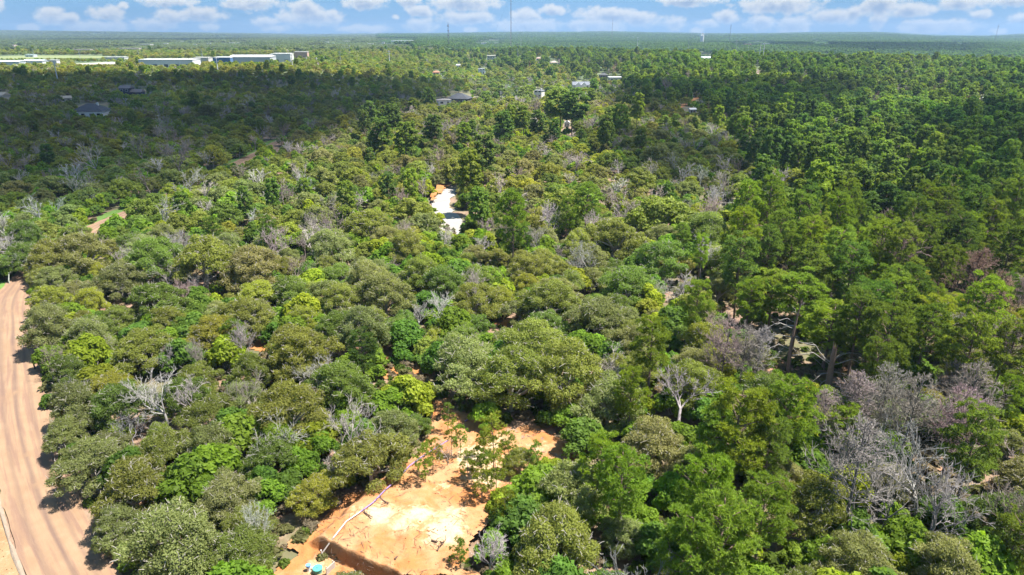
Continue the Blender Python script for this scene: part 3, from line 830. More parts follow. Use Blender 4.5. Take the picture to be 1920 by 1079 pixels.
# ------------------------------------------------------------------ where every tree stands
# trees one can pick out in the photograph: kind, crown centre x, y, crown width (pixels), tone
HAND = [
    # oaks along the road
    ('oak', 122, 812, 120, 'grey green'), ('oak', 172, 862, 165, 'grey green'), ('oak', 246, 905, 190, 'olive'), ('oak', 330, 1012, 265, 'grey green'), ('oak', 448, 1030, 170, 'deep green'),
    ('oak', 228, 755, 160, 'deep green'), ('oak', 128, 690, 105, 'deep green'), ('oak', 300, 845, 150, 'olive'), ('oak', 170, 625, 120, 'grey green'), ('oak', 262, 650, 140, 'olive'),
    ('oak', 110, 590, 90, 'deep green'), ('oak', 395, 835, 150, 'grey green'), ('oak', 420, 930, 170, 'grey green'), ('oak', 540, 760, 185, 'olive'), ('oak', 640, 715, 165, 'deep green'),
    ('oak', 690, 850, 190, 'olive'), ('oak', 590, 920, 120, 'yellowish green'), ('oak', 340, 740, 130, 'deep green'), ('oak', 450, 745, 120, 'grey green'), ('oak', 395, 625, 130, 'yellowish green'),
    ('oak', 560, 655, 170, 'olive'), ('oak', 545, 545, 120, 'deep green'), ('oak', 380, 478, 170, 'olive'), ('oak', 470, 500, 150, 'brownish olive'), ('oak', 290, 480, 150, 'deep green'),
    ('oak', 150, 468, 140, 'brownish olive'), ('oak', 90, 480, 120, 'olive'), ('oak', 40, 478, 100, 'deep green'), ('oak', 100, 520, 90, 'grey green'), ('oak', 300, 560, 140, 'deep green'), ('oak', 220, 520, 120, 'grey green'), ('oak', 640, 560, 120, 'olive'),
    ('oak', 720, 545, 150, 'grey green'), ('oak', 680, 610, 150, 'grey green'), ('oak', 620, 460, 120, 'grey green'), ('oak', 760, 460, 110, 'olive'), ('oak', 690, 420, 120, 'olive'), ('oak', 745, 470, 62, 'yellowish green'),
    ('oak', 870, 675, 190, 'grey green'), ('oak', 960, 700, 200, 'olive'), ('oak', 1060, 690, 210, 'olive'), ('oak', 1000, 640, 170, 'olive'), ('oak', 1140, 745, 170, 'grey green'),
    ('oak', 890, 560, 130, 'olive'), ('oak', 830, 525, 120, 'deep green'), ('oak', 1030, 560, 140, 'olive'), ('oak', 1120, 590, 140, 'grey green'), ('oak', 1050, 545, 110, 'brownish olive'), ('oak', 1180, 530, 130, 'deep green'),
    ('oak', 1220, 830, 180, 'grey green'), ('oak', 1190, 640, 120, 'grey green'), ('oak', 1300, 715, 150, 'olive'), ('oak', 1070, 905, 190, 'grey green'), ('oak', 1040, 1010, 240, 'olive'), ('oak', 990, 950, 110, 'deep green'),
    ('oak', 975, 860, 90, 'olive'), ('oak', 1175, 1000, 120, 'grey green'), ('oak', 1530, 948, 200, 'olive'), ('oak', 1610, 1050, 190, 'grey green'), ('oak', 1880, 965, 190, 'deep green'), ('oak', 1790, 1060, 190, 'grey green'),
    ('oak', 1470, 890, 110, 'grey green'), ('oak', 1890, 830, 120, 'grey green'), ('oak', 1370, 830, 110, 'grey green'), ('oak', 950, 430, 90, 'grey green'), ('oak', 1150, 440, 140, 'olive'), ('oak', 1060, 380, 120, 'olive'),
    ('oak', 1240, 400, 140, 'olive'), ('oak', 1330, 430, 130, 'deep green'), ('oak', 1100, 480, 110, 'grey green'), ('oak', 1240, 480, 130, 'deep green'), ('oak', 900, 385, 70, 'olive'), ('oak', 770, 395, 90, 'olive'),
    ('oak', 470, 690, 120, 'olive'), ('oak', 460, 590, 130, 'olive'), ('oak', 500, 850, 130, 'deep green'),
    # pines
    ('pine', 1330, 935, 130, 'yellowish green'), ('pine', 1352, 1010, 140, 'bright green'), ('pine', 1292, 1040, 120, 'bright green'), ('pine', 1428, 970, 110, 'bright green'), ('pine', 1390, 790, 140, 'yellowish green'),
    ('pine', 1345, 840, 100, 'bright green'), ('pine', 1478, 775, 110, 'bright green'), ('pine', 1440, 850, 90, 'mid green'), ('pine', 1182, 748, 66, 'yellowish green'), ('pine', 1128, 885, 80, 'yellowish green'),
    ('pine', 1165, 915, 100, 'bright green'), ('pine', 1222, 655, 76, 'bright green'), ('pine', 1556, 610, 110, 'yellowish green'), ('pine', 1500, 555, 100, 'bright green'), ('pine', 1452, 545, 90, 'bright green'),
    ('pine', 1390, 486, 86, 'deep green'), ('pine', 1405, 570, 56, 'bright green'), ('pine', 1530, 520, 90, 'mid green'), ('pine', 1600, 505, 90, 'deep green'), ('pine', 1640, 580, 90, 'deep green'), ('pine', 1668, 620, 100, 'mid green'),
    ('pine', 1740, 625, 84, 'mid green'), ('pine', 1570, 470, 80, 'mid green'), ('pine', 1640, 690, 70, 'mid green'), ('pine', 1850, 570, 90, 'yellowish green'), ('pine', 1305, 575, 66, 'bright green'),
    ('pine', 905, 275, 60, 'deep green'), ('pine', 810, 235, 40, 'deep green'), ('pine', 1680, 560, 90, 'mid green'), ('pine', 1885, 760, 60, 'bright green'), ('pine', 1520, 500, 80, 'mid green'), ('pine', 1900, 660, 90, 'mid green'),
    ('pine', 945, 228, 42, 'deep green'), ('pine', 1050, 175, 60, 'mid green'), ('pine', 1075, 180, 56, 'deep green'), ('pine', 760, 250, 46, 'bright green'), ('pine', 715, 240, 46, 'mid green'), ('pine', 735, 210, 40, 'deep green'), ('pine', 690, 205, 36, 'deep green'),
    ('pine', 1165, 212, 40, 'bright green'), ('pine', 1010, 225, 36, 'deep green'), ('pine', 1610, 600, 90, 'mid green'),
    # saplings left standing in the clearing
    ('young', 795, 862, 46, 'yellowish green'), ('young', 808, 846, 40, 'yellowish green'), ('young', 845, 812, 34, 'yellowish green'), ('young', 864, 815, 34, 'fresh green'), ('young', 877, 868, 36, 'yellowish green'), ('young', 915, 868, 44, 'fresh green'),
    ('young', 928, 880, 50, 'yellowish green'), ('young', 925, 815, 60, 'yellowish green'), ('young', 838, 772, 30, 'fresh green'), ('young', 895, 858, 36, 'yellowish green'), ('young', 955, 835, 40, 'fresh green'), ('young', 900, 905, 40, 'yellowish green'), ('young', 1005, 850, 36, 'fresh green'), ('young', 905, 815, 34, 'fresh green'), ('young', 865, 1035, 42, 'fresh green'), ('young', 945, 945, 46, 'yellowish green'),
    # shrubs
    ('shrub', 910, 778, 60, 'vivid green'), ('shrub', 1065, 780, 60, 'vivid green'), ('shrub', 1095, 820, 80, 'dark green'), ('shrub', 770, 740, 90, 'yellowish green'), ('shrub', 730, 760, 80, 'vivid green'), ('shrub', 1010, 735, 60, 'vivid green'),
    ('shrub', 640, 760, 70, 'vivid green'), ('shrub', 500, 930, 80, 'vivid green'), ('shrub', 250, 1040, 60, 'vivid green'), ('shrub', 660, 690, 70, 'vivid green'), ('shrub', 900, 420, 50, 'vivid green'), ('shrub', 860, 460, 50, 'vivid green'), ('shrub', 960, 955, 50, 'dark green'),
    ('shrub', 1090, 960, 90, 'vivid green'), ('shrub', 800, 570, 60, 'dark green'), ('shrub', 560, 870, 70, 'vivid green'), ('shrub', 940, 945, 60, 'yellowish green'), ('shrub', 1210, 900, 60, 'dark green'), ('shrub', 1255, 600, 70, 'dark green'), ('shrub', 1010, 405, 40, 'vivid green'), ('shrub', 360, 850, 60, 'vivid green'),
    ('shrub', 530, 800, 70, 'vivid green'), ('shrub', 650, 790, 60, 'vivid green'), ('shrub', 1670, 835, 60, 'vivid green'), ('shrub', 1770, 800, 60, 'vivid green'), ('shrub', 1680, 1060, 70, 'yellowish green'), ('shrub', 1590, 830, 50, 'dark green'),
    # leafless trees
    ('deadpine', 1610, 855, 170, 'mauve grey'), ('bare', 1740, 900, 180, 'pale grey'), ('deadpine', 1712, 755, 130, 'mauve grey'), ('deadpine', 1612, 760, 100, 'pale grey'), ('deadpine', 1545, 790, 80, 'mauve grey'), ('deadpine', 1790, 785, 120, 'mauve grey'),
    ('deadpine', 1360, 645, 90, 'mauve grey'), ('deadpine', 1395, 655, 80, 'mauve grey'), ('deadpine', 1425, 665, 70, 'pale grey'), ('bare', 1205, 1050, 150, 'pale grey'), ('bare', 310, 672, 56, 'silver grey'),
    ('bare', 455, 655, 70, 'silver grey'), ('bare', 380, 675, 60, 'pale grey'), ('bare', 352, 752, 90, 'silver grey'), ('bare', 245, 812, 60, 'silver grey'), ('bare', 490, 1005, 90, 'silver grey'), ('bare', 135, 740, 60, 'pale grey'), ('bare', 832, 585, 70, 'silver grey'), ('bare', 785, 595, 46, 'silver grey'),
    ('bare', 890, 570, 66, 'pale grey'), ('bare', 915, 1040, 90, 'silver grey'), ('bare', 1690, 490, 110, 'brown grey'), ('deadpine', 1830, 510, 90, 'rusty brown'), ('bare', 1405, 255, 46, 'brown grey'), ('bare', 985, 405, 50, 'brown grey'), ('bare', 1040, 405, 40, 'brown grey'), ('bare', 1010, 455, 60, 'pale grey'),
    ('deadpine', 1885, 650, 100, 'mauve grey'), ('bare', 330, 470, 66, 'pale grey'), ('bare', 80, 400, 60, 'silver grey'), ('bare', 180, 300, 60, 'pale grey'), ('bare', 270, 280, 56, 'brown grey'), ('bare', 330, 300, 60, 'brown grey'), ('bare', 490, 545, 40, 'silver grey'),
    ('bare', 620, 890, 60, 'silver grey'), ('bare', 10, 500, 50, 'silver grey'), ('deadpine', 1830, 740, 110, 'mauve grey'), ('bare', 840, 845, 40, 'pale grey'), ('deadpine', 1870, 555, 90, 'rusty brown'), 
    ('bare', 825, 265, 34, 'brown grey'), ('bare', 850, 262, 34, 'brown grey'), ('bare', 1000, 205, 50, 'brown grey'), ('bare', 1250, 165, 40, 'brown grey'), ('bare', 1630, 350, 60, 'brown grey'), ('bare', 1660, 345, 50, 'brown grey'),
]

# strips of the view in which something on the ground shows between the crowns (pixels)
OPEN = [(818, 356, 854, 396), (832, 398, 862, 428), (206, 407, 228, 415), (186, 411, 200, 415), (425, 300, 455, 305), (473, 288, 477, 291), (515, 277, 519, 280), (1440, 556, 1498, 700), (1525, 650, 1590, 728), (690, 900, 880, 985), (608, 945, 700, 1030), (700, 985, 862, 1079), (560, 1040, 640, 1079),
        (806, 765, 830, 830), (830, 800, 930, 870), (935, 805, 1050, 835), (726, 682, 770, 706), (0, 104, 190, 110), (140, 117, 215, 121), (545, 985, 600, 1079), (1070, 845, 1090, 870), (1418, 128, 1424, 137), (1300, 185, 1310, 190), (1276, 199, 1286, 203), (485, 648, 505, 668), (932, 598, 946, 612), (740, 905, 760, 950)]
BUILT = []       # (px0, py0, px1, py1) of the visible upper part of each building; filled below
FOOT = []        # (x, y, radius) no tree stands here


def house(px, py, wpx, style, roofc, wallc, rz, label, storeys=1, deep=.75, cat='house', windows=True, chimney=False):
    g = ground(px, py); _, _, t = proj(*g)
    w = wpx * t / F; dp = w * deep; h = 2.8 * storeys + (0.3 if storeys == 1 else 0)
    if w < 6: h *= .85
    rh = min(w, dp) * (.30 if style in ('hip', 'gable') else .06)
    e = empty('house' if cat == 'house' else 'shed', g, rz); tag(e, label, cat)
    mw = bmat('wall', wallc); mr = bmat('roof', roofc)
    MB().box((0, 0, h / 2 - .3), (w, dp, h + .6)).build('wall', mw, e)
    ov = .45; a, b = w / 2 + ov, dp / 2 + ov; z = h - .04
    m = MB()
    if style == 'hip':
        r = max(0.2, a - b) if a > b else .2
        m.poly([(-a, -b, z), (a, -b, z), (a, b, z), (-a, b, z), (-r, 0, z + rh), (r, 0, z + rh)], [(0, 1, 5, 4), (2, 3, 4, 5), (1, 2, 5), (3, 0, 4), (3, 2, 1, 0)])
    elif style == 'gable':
        m.poly([(-a, -b, z), (a, -b, z), (a, b, z), (-a, b, z), (-a, 0, z + rh), (a, 0, z + rh)], [(0, 1, 5, 4), (2, 3, 4, 5), (1, 2, 5), (3, 0, 4), (3, 2, 1, 0)])
    elif style == 'front':                         # gable end towards the camera
        m.poly([(-a, -b, z), (a, -b, z), (a, b, z), (-a, b, z), (0, -b, z + rh), (0, b, z + rh)], [(0, 4, 5, 3), (1, 2, 5, 4), (0, 1, 4), (2, 3, 5), (3, 2, 1, 0)])
    else:
        m.box((0, 0, z + rh / 2 + .02), (2 * a, 2 * b, rh + .12))
    ro = m.build('roof', mr, e)
    if style == 'front': MB().poly([(-w / 2, -b - .03, h - .02), (w / 2, -b - .03, h - .02), (0, -b - .03, z + rh * .93), (-w / 2, -b - .09, h - .02), (w / 2, -b - .09, h - .02), (0, -b - .09, z + rh * .93)], [(3, 4, 5), (0, 2, 1), (0, 1, 4, 3), (1, 2, 5, 4), (2, 0, 3, 5)]).build('gable', mw, e)
    if chimney: MB().box((w * .22, dp * .05, h + rh * .75), (.9, .9, 2.0)).build('chimney', bmat('wall', (.7, .68, .64)), ro)
    if windows:
        gl = bmat('glass', (.03, .035, .045), .15); fr = bmat('wall', (.75, .75, .73))
        n = 2 if w < 8 else (3 if w < 14 else 4)
        for s in range(storeys):
            for i in range(n):
                if s == 0 and i == n // 2:
                    MB().box((w * ((i + .5) / n - .5), -dp / 2 - .03, 1.05), (1.1, .10, 2.1)).build('door', bmat('wall', (.22, .16, .12)), e); continue
                wn = MB().box((w * ((i + .5) / n - .5), -dp / 2 - .02, 1.55 + 2.8 * s), (min(1.9, w / n * .62), .08, 1.35)).build('window', fr, e)
                MB().box((w * ((i + .5) / n - .5), -dp / 2 - .05, 1.55 + 2.8 * s), (min(1.6, w / n * .5), .06, 1.1)).build('pane', gl, wn)
    _, top, _ = proj(g.x, g.y, g.z + h + rh)
    BUILT.append((px - wpx / 2, top, px + wpx / 2, top + (py - top) * .72)); FOOT.append((g.x, g.y, max(w, dp) * .62 + 2.5))
    return e, w, dp, h, rh


_bm = {}
def bmat(kind, col, rough=.75):
    k = (kind, tuple(round(c, 3) for c in col), rough)
    if k not in _bm: _bm[k] = plain(f'{kind}_paint', tuple(c * .72 for c in col), rough, .10, .8)
    return _bm[k]


def make_houses():
    e, w, d, h, rh = house(174, 219, 54, 'hip', (.042, .045, .058), (.74, .74, .73), .12, 'white house with dark navy hip roof among shaded woods west of the dirt road', 1, .8, chimney=True)
    BUILT.append((146, 200, 200, 216))
    MB().box((-w * .62, -d * .1, 1.3), (w * .26, d * .5, 3.2)).build('porch', bmat('wall', (.74, .74, .73)), e)
    e, w, d, h, rh = house(240, 182, 20, 'gable', (.16, .14, .15), (.045, .055, .085), -.1, 'dark blue two storey house with low brown roofed wing in shaded woods', 2, .8)
    MB().box((w * 1.0, 0, 1.5), (w * 1.1, d * .8, 3.4)).build('wing', bmat('wall', (.05, .06, .09)), e)
    MB().poly([(w * .42, -d * .5, 3.15), (w * 1.62, -d * .5, 3.15), (w * 1.62, d * .5, 3.15), (w * .42, d * .5, 3.15), (w * .42, 0, 5.0), (w * 1.62, 0, 5.0)], [(0, 1, 5, 4), (2, 3, 4, 5), (1, 2, 5), (3, 0, 4), (3, 2, 1, 0)]).build('roof', bmat('roof', (.20, .165, .16)), e)
    BUILT.append((252, 168, 275, 177))
    house(125, 192, 17, 'gable', (.46, .37, .28), (.60, .50, .38), .5, 'small beige house with tan gable roof just behind the navy roofed house', 1)
    house(4, 188, 24, 'gable', (.50, .40, .30), (.6, .52, .42), -.2, 'beige roofed house half cut off by the left picture edge', 1)
    house(832, 197, 24, 'front', (.25, .22, .21), (.74, .73, .71), .35, 'white house with grey brown gable roof beside a black roofed house', 1)
    house(862, 194, 40, 'hip', (.040, .045, .055), (.06, .062, .068), -.25, 'charcoal house with black hip roof beside the grey brown gable roof', 1)
    e, w, d, h, rh = house(1089, 167, 32, 'gable', (.15, .165, .20), (.76, .76, .76), .05, 'long white house with blue grey roof and two front gables', 1, .55)
    for s in (-.22, .12):
        MB().poly([(w * s - 2, -d * .5 - 1.6, -.3), (w * s + 2, -d * .5 - 1.6, -.3), (w * s + 2, -d * .5 + .2, -.3), (w * s - 2, -d * .5 + .2, -.3), (w * s - 2, -d * .5 - 1.6, h), (w * s + 2, -d * .5 - 1.6, h), (w * s + 2, -d * .5 + .2, h), (w * s - 2, -d * .5 + .2, h), (w * s, -d * .5 - 1.6, h + 1.9), (w * s, -d * .5 + .2, h + 1.9)],
                  [(0, 1, 5, 8, 4), (1, 2, 6, 5), (3, 0, 4, 7), (5, 6, 9, 8), (7, 4, 8, 9), (2, 3, 7, 9, 6)]).build('gable', bmat('wall', (.76, .76, .76)), e)
    house(1011, 184, 15, 'front', (.19, .195, .22), (.78, .74, .66), -.4, 'cream gabled house with slate roof peeping over a big pine', 2, 1.1, chimney=True)
    house(1153, 153, 24, 'flat', (.62, .62, .62), (.6, .6, .58), .1, 'low building with pale flat roof on the pine slope', 1, .7)
    house(1131, 148, 16, 'hip', (.05, .055, .06), (.08, .08, .08), 0, 'small black roofed house beside the pale flat roof', 1)
    house(903, 139, 11, 'front', (.30, .32, .36), (.72, .75, .80), .2, 'tall narrow white and blue house among the far trees', 2, 1.2)
    house(921, 114, 15, 'flat', (.66, .60, .50), (.66, .62, .54), 0, 'beige flat roofed two storey house on the far wooded ridge', 2, .8)
    house(859, 127, 7, 'gable', (.5, .5, .5), (.78, .8, .82), .3, 'tiny white cottage on the far slope beneath the radio mast', 1)
    house(818, 142, 12, 'hip', (.42, .17, .10), (.5, .36, .28), 0, 'small house with terracotta roof in the far woods', 1)
    house(1010, 114, 9, 'hip', (.45, .30, .25), (.58, .46, .40), 0, 'small pinkish roofed house high on the pine ridge', 1)
    house(1038, 123, 12, 'hip', (.42, .34, .28), (.62, .52, .44), .2, 'tan hip roofed house on the pine ridge below the pinkish roof', 1, .8, chimney=True)
    house(1324, 113, 20, 'gable', (.68, .70, .72), (.74, .74, .74), 0, 'white metal roofed house on the sunny pine ridge', 1, .5)
    house(1843, 193, 9, 'gable', (.62, .62, .62), (.8, .8, .8), .3, 'lone white cottage deep in the pine woods far out east', 1)
    house(1297, 215, 11, 'gable', (.50, .52, .52), (.5, .5, .48), .2, 'pale grey roofed cabin in dark pines below the orange dirt track', 1)
    # white shed with two dark openings
    g = ground(1063, 239); _, _, t = proj(*g); s = 10 * t / F
    e = empty('shed', g, -.1); tag(e, 'little white gabled shed with two dark openings alone in the oak woods', 'shed')
    wm = bmat('wall', (.82, .81, .80)); hh = s * .85
    MB().poly([(-s / 2, -s * .4, -.3), (s / 2, -s * .4, -.3), (s / 2, s * .4, -.3), (-s / 2, s * .4, -.3), (-s / 2, -s * .4, hh), (s / 2, -s * .4, hh), (s / 2, s * .4, hh), (-s / 2, s * .4, hh), (0, -s * .4, hh + s * .38), (0, s * .4, hh + s * .38)],
              [(0, 1, 5, 8, 4), (1, 2, 6, 5), (3, 0, 4, 7), (2, 3, 7, 9, 6)]).build('wall', wm, e)
    MB().poly([(-s * .56, -s * .45, hh - .1), (0, -s * .45, hh + s * .40), (s * .56, -s * .45, hh - .1), (-s * .56, s * .45, hh - .1), (0, s * .45, hh + s * .40), (s * .56, s * .45, hh - .1),
               (-s * .56, -s * .45, hh + .1), (0, -s * .45, hh + s * .46), (s * .56, -s * .45, hh + .1), (-s * .56, s * .45, hh + .1), (0, s * .45, hh + s * .46), (s * .56, s * .45, hh + .1)],
              [(6, 7, 10, 9), (7, 8, 11, 10), (1, 0, 3, 4), (2, 1, 4, 5), (0, 1, 7, 6), (1, 2, 8, 7), (0, 6, 9, 3), (2, 5, 11, 8), (3, 9, 10, 4), (4, 10, 11, 5)]).build('roof', bmat('roof', (.7, .7, .7)), e)
    for dx in (-.2, .2): MB().box((dx * s, -s * .4 - .03, hh * .52), (s * .22, .08, hh * .66)).build('opening', bmat('glass', (.03, .03, .03), .5), e)
    BUILT.append((1057, 225, 1069, 239)); FOOT.append((g.x, g.y, 4))


make_houses()


def block(name, px, D, wpx, topy, color, label, cat, depth=.6, roofc=None, rz=0., hmin=4., band=None, pitched=False):
    if D < 900: topy += 2.0; wpx *= .94
    x = (px - 960) / F * D / CP * .985; g = Vector((x, D, tz(x, D))); _, _, t = proj(*g)
    cx = px_dir(px, topy); k = D / cx.y; g.x = cx.x * k; g.z = tz(g.x, D); ztop = CAMZ + cx.z * k
    h = min(max(hmin, ztop - g.z), 16.0 if wpx > 12 else 9.0); w = wpx * t / F; d = min(w * depth, 60)
    e = empty(name, g, rz); tag(e, label, cat)
    MB().box((0, 0, h / 2 - 1), (w, d, h + 2)).build('wall', bmat('wall', color), e)
    m = MB(); z = h + .02
    if pitched: m.poly([(-w / 2 - .4, -d / 2 - .4, z), (w / 2 + .4, -d / 2 - .4, z), (w / 2 + .4, d / 2 + .4, z), (-w / 2 - .4, d / 2 + .4, z), (-w / 2 - .4, 0, z + d * .09), (w / 2 + .4, 0, z + d * .09)], [(0, 1, 5, 4), (2, 3, 4, 5), (1, 2, 5), (3, 0, 4), (3, 2, 1, 0)])
    else: m.box((0, 0, z + .2), (w + .6, d + .6, .4))
    m.build('roof', bmat('roof', roofc or (.72, .72, .71)), e)
    if band is not None: MB().box((-w * .25, -d / 2 - .06, h * .55), (w * .5, .14, h * .5)).build('panel', bmat('wall', band), e)
    n = max(2, min(9, int(w / 9)))
    for i in range(n): MB().box((w * ((i + .5) / n - .5), -d / 2 - .17, h * .3), (w / n * .35, .12, h * .34)).build('window', bmat('glass', (.10, .11, .13), .3), e)
    _, pt, _ = proj(g.x, g.y, g.z + h); BUILT.append((px - wpx / 2, pt - 1, px + wpx / 2, pt + max(2.0, .22 * (h * F / t)))); FOOT.append((g.x, g.y, w * .5 + 4))
    return e


def make_town():
    block('warehouse', 318, 690, 106, 110, (.72, .72, .74), 'long white metal warehouse standing left of the blue fronted shed in town', 'warehouse', .35, (.78, .77, .75))
    block('warehouse', 380, 730, 30, 106.5, (.60, .58, .55), 'small grey shed behind the end of the long white warehouse', 'warehouse', .7, (.6, .58, .54))
    block('warehouse', 420, 720, 34, 106, (.10, .20, .38), 'blue fronted shed with white roof between two long warehouses', 'warehouse', .8, (.74, .75, .76), band=(.08, .22, .45))
    block('warehouse', 474, 730, 80, 104.5, (.50, .52, .55), 'long grey warehouse with shallow white pitched roof right of the blue shed', 'warehouse', .45, (.74, .75, .76), pitched=True)
    block('building', 530, 760, 36, 99, (.78, .76, .72), 'tall white boxy building at the end of the town warehouses', 'building', .6, (.82, .8, .77))
    block('building', 512, 790, 10, 98.5, (.72, .66, .58), 'small cream block against the side of the tall white building', 'building', .9)
    block('building', 565, 860, 26, 96, (.60, .40, .30), 'brick coloured store with white roof beyond the tall white building', 'building', .5, (.78, .74, .7))
    block('warehouse', 14, 690, 60, 113.5, (.55, .60, .64), 'pale blue metal roofed shed at the left picture edge in front of the field', 'warehouse', .4, (.55, .62, .66), pitched=True)
    block('warehouse', 66, 700, 40, 112, (.62, .65, .68), 'pale blue roofed shed second along the edge of the open field', 'warehouse', .5, (.62, .68, .72), pitched=True)
    block('warehouse', 101, 695, 16, 111.5, (.76, .74, .70), 'small white shed at the end of the pale blue roofs', 'warehouse', .7)
    block('building', 58, 960, 15, 103, (.62, .70, .74), 'low pale teal roofed pavilion behind the open field', 'building', .8, (.60, .70, .74), hmin=3)
    block('building', 218, 860, 40, 107, (.55, .55, .52), 'grey flat building behind the car lot in town', 'building', .4)
    block('building', 20, 1600, 20, 89.5, (.62, .48, .44), 'pinkish roofed building farthest along the left picture edge beyond the field', 'building', .5, (.62, .48, .46))
    block('building', 155, 1250, 34, 95, (.50, .42, .36), 'long low brown building in trees beyond the open field', 'building', .3, (.58, .50, .45))
    block('building', 245, 1300, 38, 95, (.55, .48, .42), 'long low tan building beyond the car lot', 'building', .3, (.62, .52, .48))
    block('building', 268, 1700, 34, 87, (.52, .5, .47), 'far grey school like roof beyond the town trees', 'building', .4, (.5, .47, .44))
    block('building', 755, 2100, 40, 76.5, (.82, .82, .82), 'wide bright white building below the horizon near the thin radio mast', 'building', .4, (.8, .8, .8))
    block('building', 651, 2300, 10, 88, (.62, .5, .44), 'small tan block left of the wide white building', 'building', .6)
    block('building', 1403, 1900, 12, 74, (.60, .34, .26), 'terracotta and white building on the shaded far slope', 'building', .6, (.5, .28, .22))
    block('building', 1438, 2000, 12, 72.5, (.80, .80, .80), 'white roofed building on the shaded far slope behind the two white poles', 'building', .5, (.82, .82, .82))
    rng = random.Random(3)
    small = [(366, 83.5, 'L'), (392, 84.5, 'L'), (345, 95, 'L'), (437, 92, 'L'), (450, 90, 'L'), (612, 85, 'L'), (625, 83, 'L'), (695, 84, 'M'), (718, 79, 'M'), (730, 83, 'M'), (311, 82, 'L'), (907, 66, 'R'), (930, 66, 'R'), (1525, 75, 'R'), (1550, 78, 'R'), (1800, 78, 'R')]
    nth = {}; small.sort(); ordw = ['first', 'second', 'third', 'fourth', 'fifth', 'sixth', 'seventh', 'eighth']; where = {'L': 'tiny pale roof among the trees beyond the town warehouses', 'M': 'tiny pale roof in trees around the wide bright white building', 'R': 'tiny white roof on the far shaded hillside below the skyline'}
    for px, py, k in small:
        nth[k] = nth.get(k, -1) + 1
        b = block('building', px, rng.uniform(1700, 2300), rng.uniform(5, 10), py, (.72, .70, .67), where[k].replace('roof ', 'roof, ' + ordw[nth[k]] + ' from the left, ', 1), 'building', .6, rng.choice([(.75, .73, .7), (.6, .55, .5), (.8, .8, .8)]))
        b['group'] = {'L': 'far roofs beyond the town', 'M': 'far roofs round the white building', 'R': 'far roofs under the skyline'}[k]
    # standpipe water tank
    px, D = 1317, 2250; cx = px_dir(px, 65.5); k = D / cx.y; x = cx.x * k; z0 = tz(x, D); h = CAMZ + cx.z * k - z0
    e = empty('water_tank', (x, D, z0)); tag(e, 'tall white cylindrical water tank on the skyline', 'water tank')
    wm = bmat('wall', (.80, .80, .80)); MB().tube((0, 0, -1), (0, 0, h - 1.5), 5.6, n=28).build('shell', wm, e); MB().tube((0, 0, h - 1.48), (0, 0, h), 5.8, 1.0, n=28).build('roof', wm, e)
    MB().box((5.75, 0, h / 2), (.25, .8, h)).build('ladder', bmat('wall', (.4, .4, .42)), e)
    FOOT.append((x, D, 40)); BUILT.append((1312, 64, 1322, 73))
    x2 = x + 12; e = empty('water_tower', (x2, D + 40, z0)); tag(e, 'slim water tower with dark bowl beside the white standpipe tank', 'water tower')
    m = bmat('wall', (.34, .36, .38)); MB().tube((0, 0, -1), (0, 0, h + 2), .8, n=10).build('stem', m, e); MB().tube((0, 0, h + 1.0), (0, 0, h + 3), 1.0, 5.5, n=20).tube((0, 0, h + 3.02), (0, 0, h + 5), 5.5, 2.0, n=20).build('bowl', m, e)


make_town()


def make_fields():
    def g2(L): return [ground(*p)[:2] for p in L]
    for nm, poly, mat in (('field', [(-60, 108), (60, 105), (190, 105.5), (212, 107), (190, 110.5), (60, 111.5), (-60, 112)], M_FIELD),
                          ('parking_lot', [(135, 120.5), (205, 117), (275, 117), (262, 121.5), (150, 122.5)], M_PALE_LOT),
                          ('lawn', [(176, 202), (184, 196), (194, 195.5), (196, 201), (188, 205)], M_GRASS)):
        sheet(nm, g2(poly), mat, 3.0, .35, None, None, 1.0)
        c = np.array([[*ground(*p)[:2]] for p in poly]); OPEN_WORLD.append(c)
    rng = random.Random(8)


OPEN_WORLD = [CLEAR]
make_fields()


def pole(px, D, topy, label, r=.22, arms=1, color=(.50, .50, .50), white=False):
    cx = px_dir(px, topy); k = D / cx.y; x = cx.x * k; z0 = tz(x, D); h = CAMZ + cx.z * k - z0
    e = empty('utility_pole', (x, D, z0), random.Random(px).uniform(-.3, .3)); tag(e, label, 'utility pole')
    m = bmat('wall', color); MB().tube((0, 0, -1), (0, 0, h), r * 1.2, r * .8, 8).build('mast', m, e)
    for i in range(arms):
        MB().box((0, 0, h - 1.0 - 2.4 * i), (4.2, .26, .26)).build('crossarm', m, e)
    return e


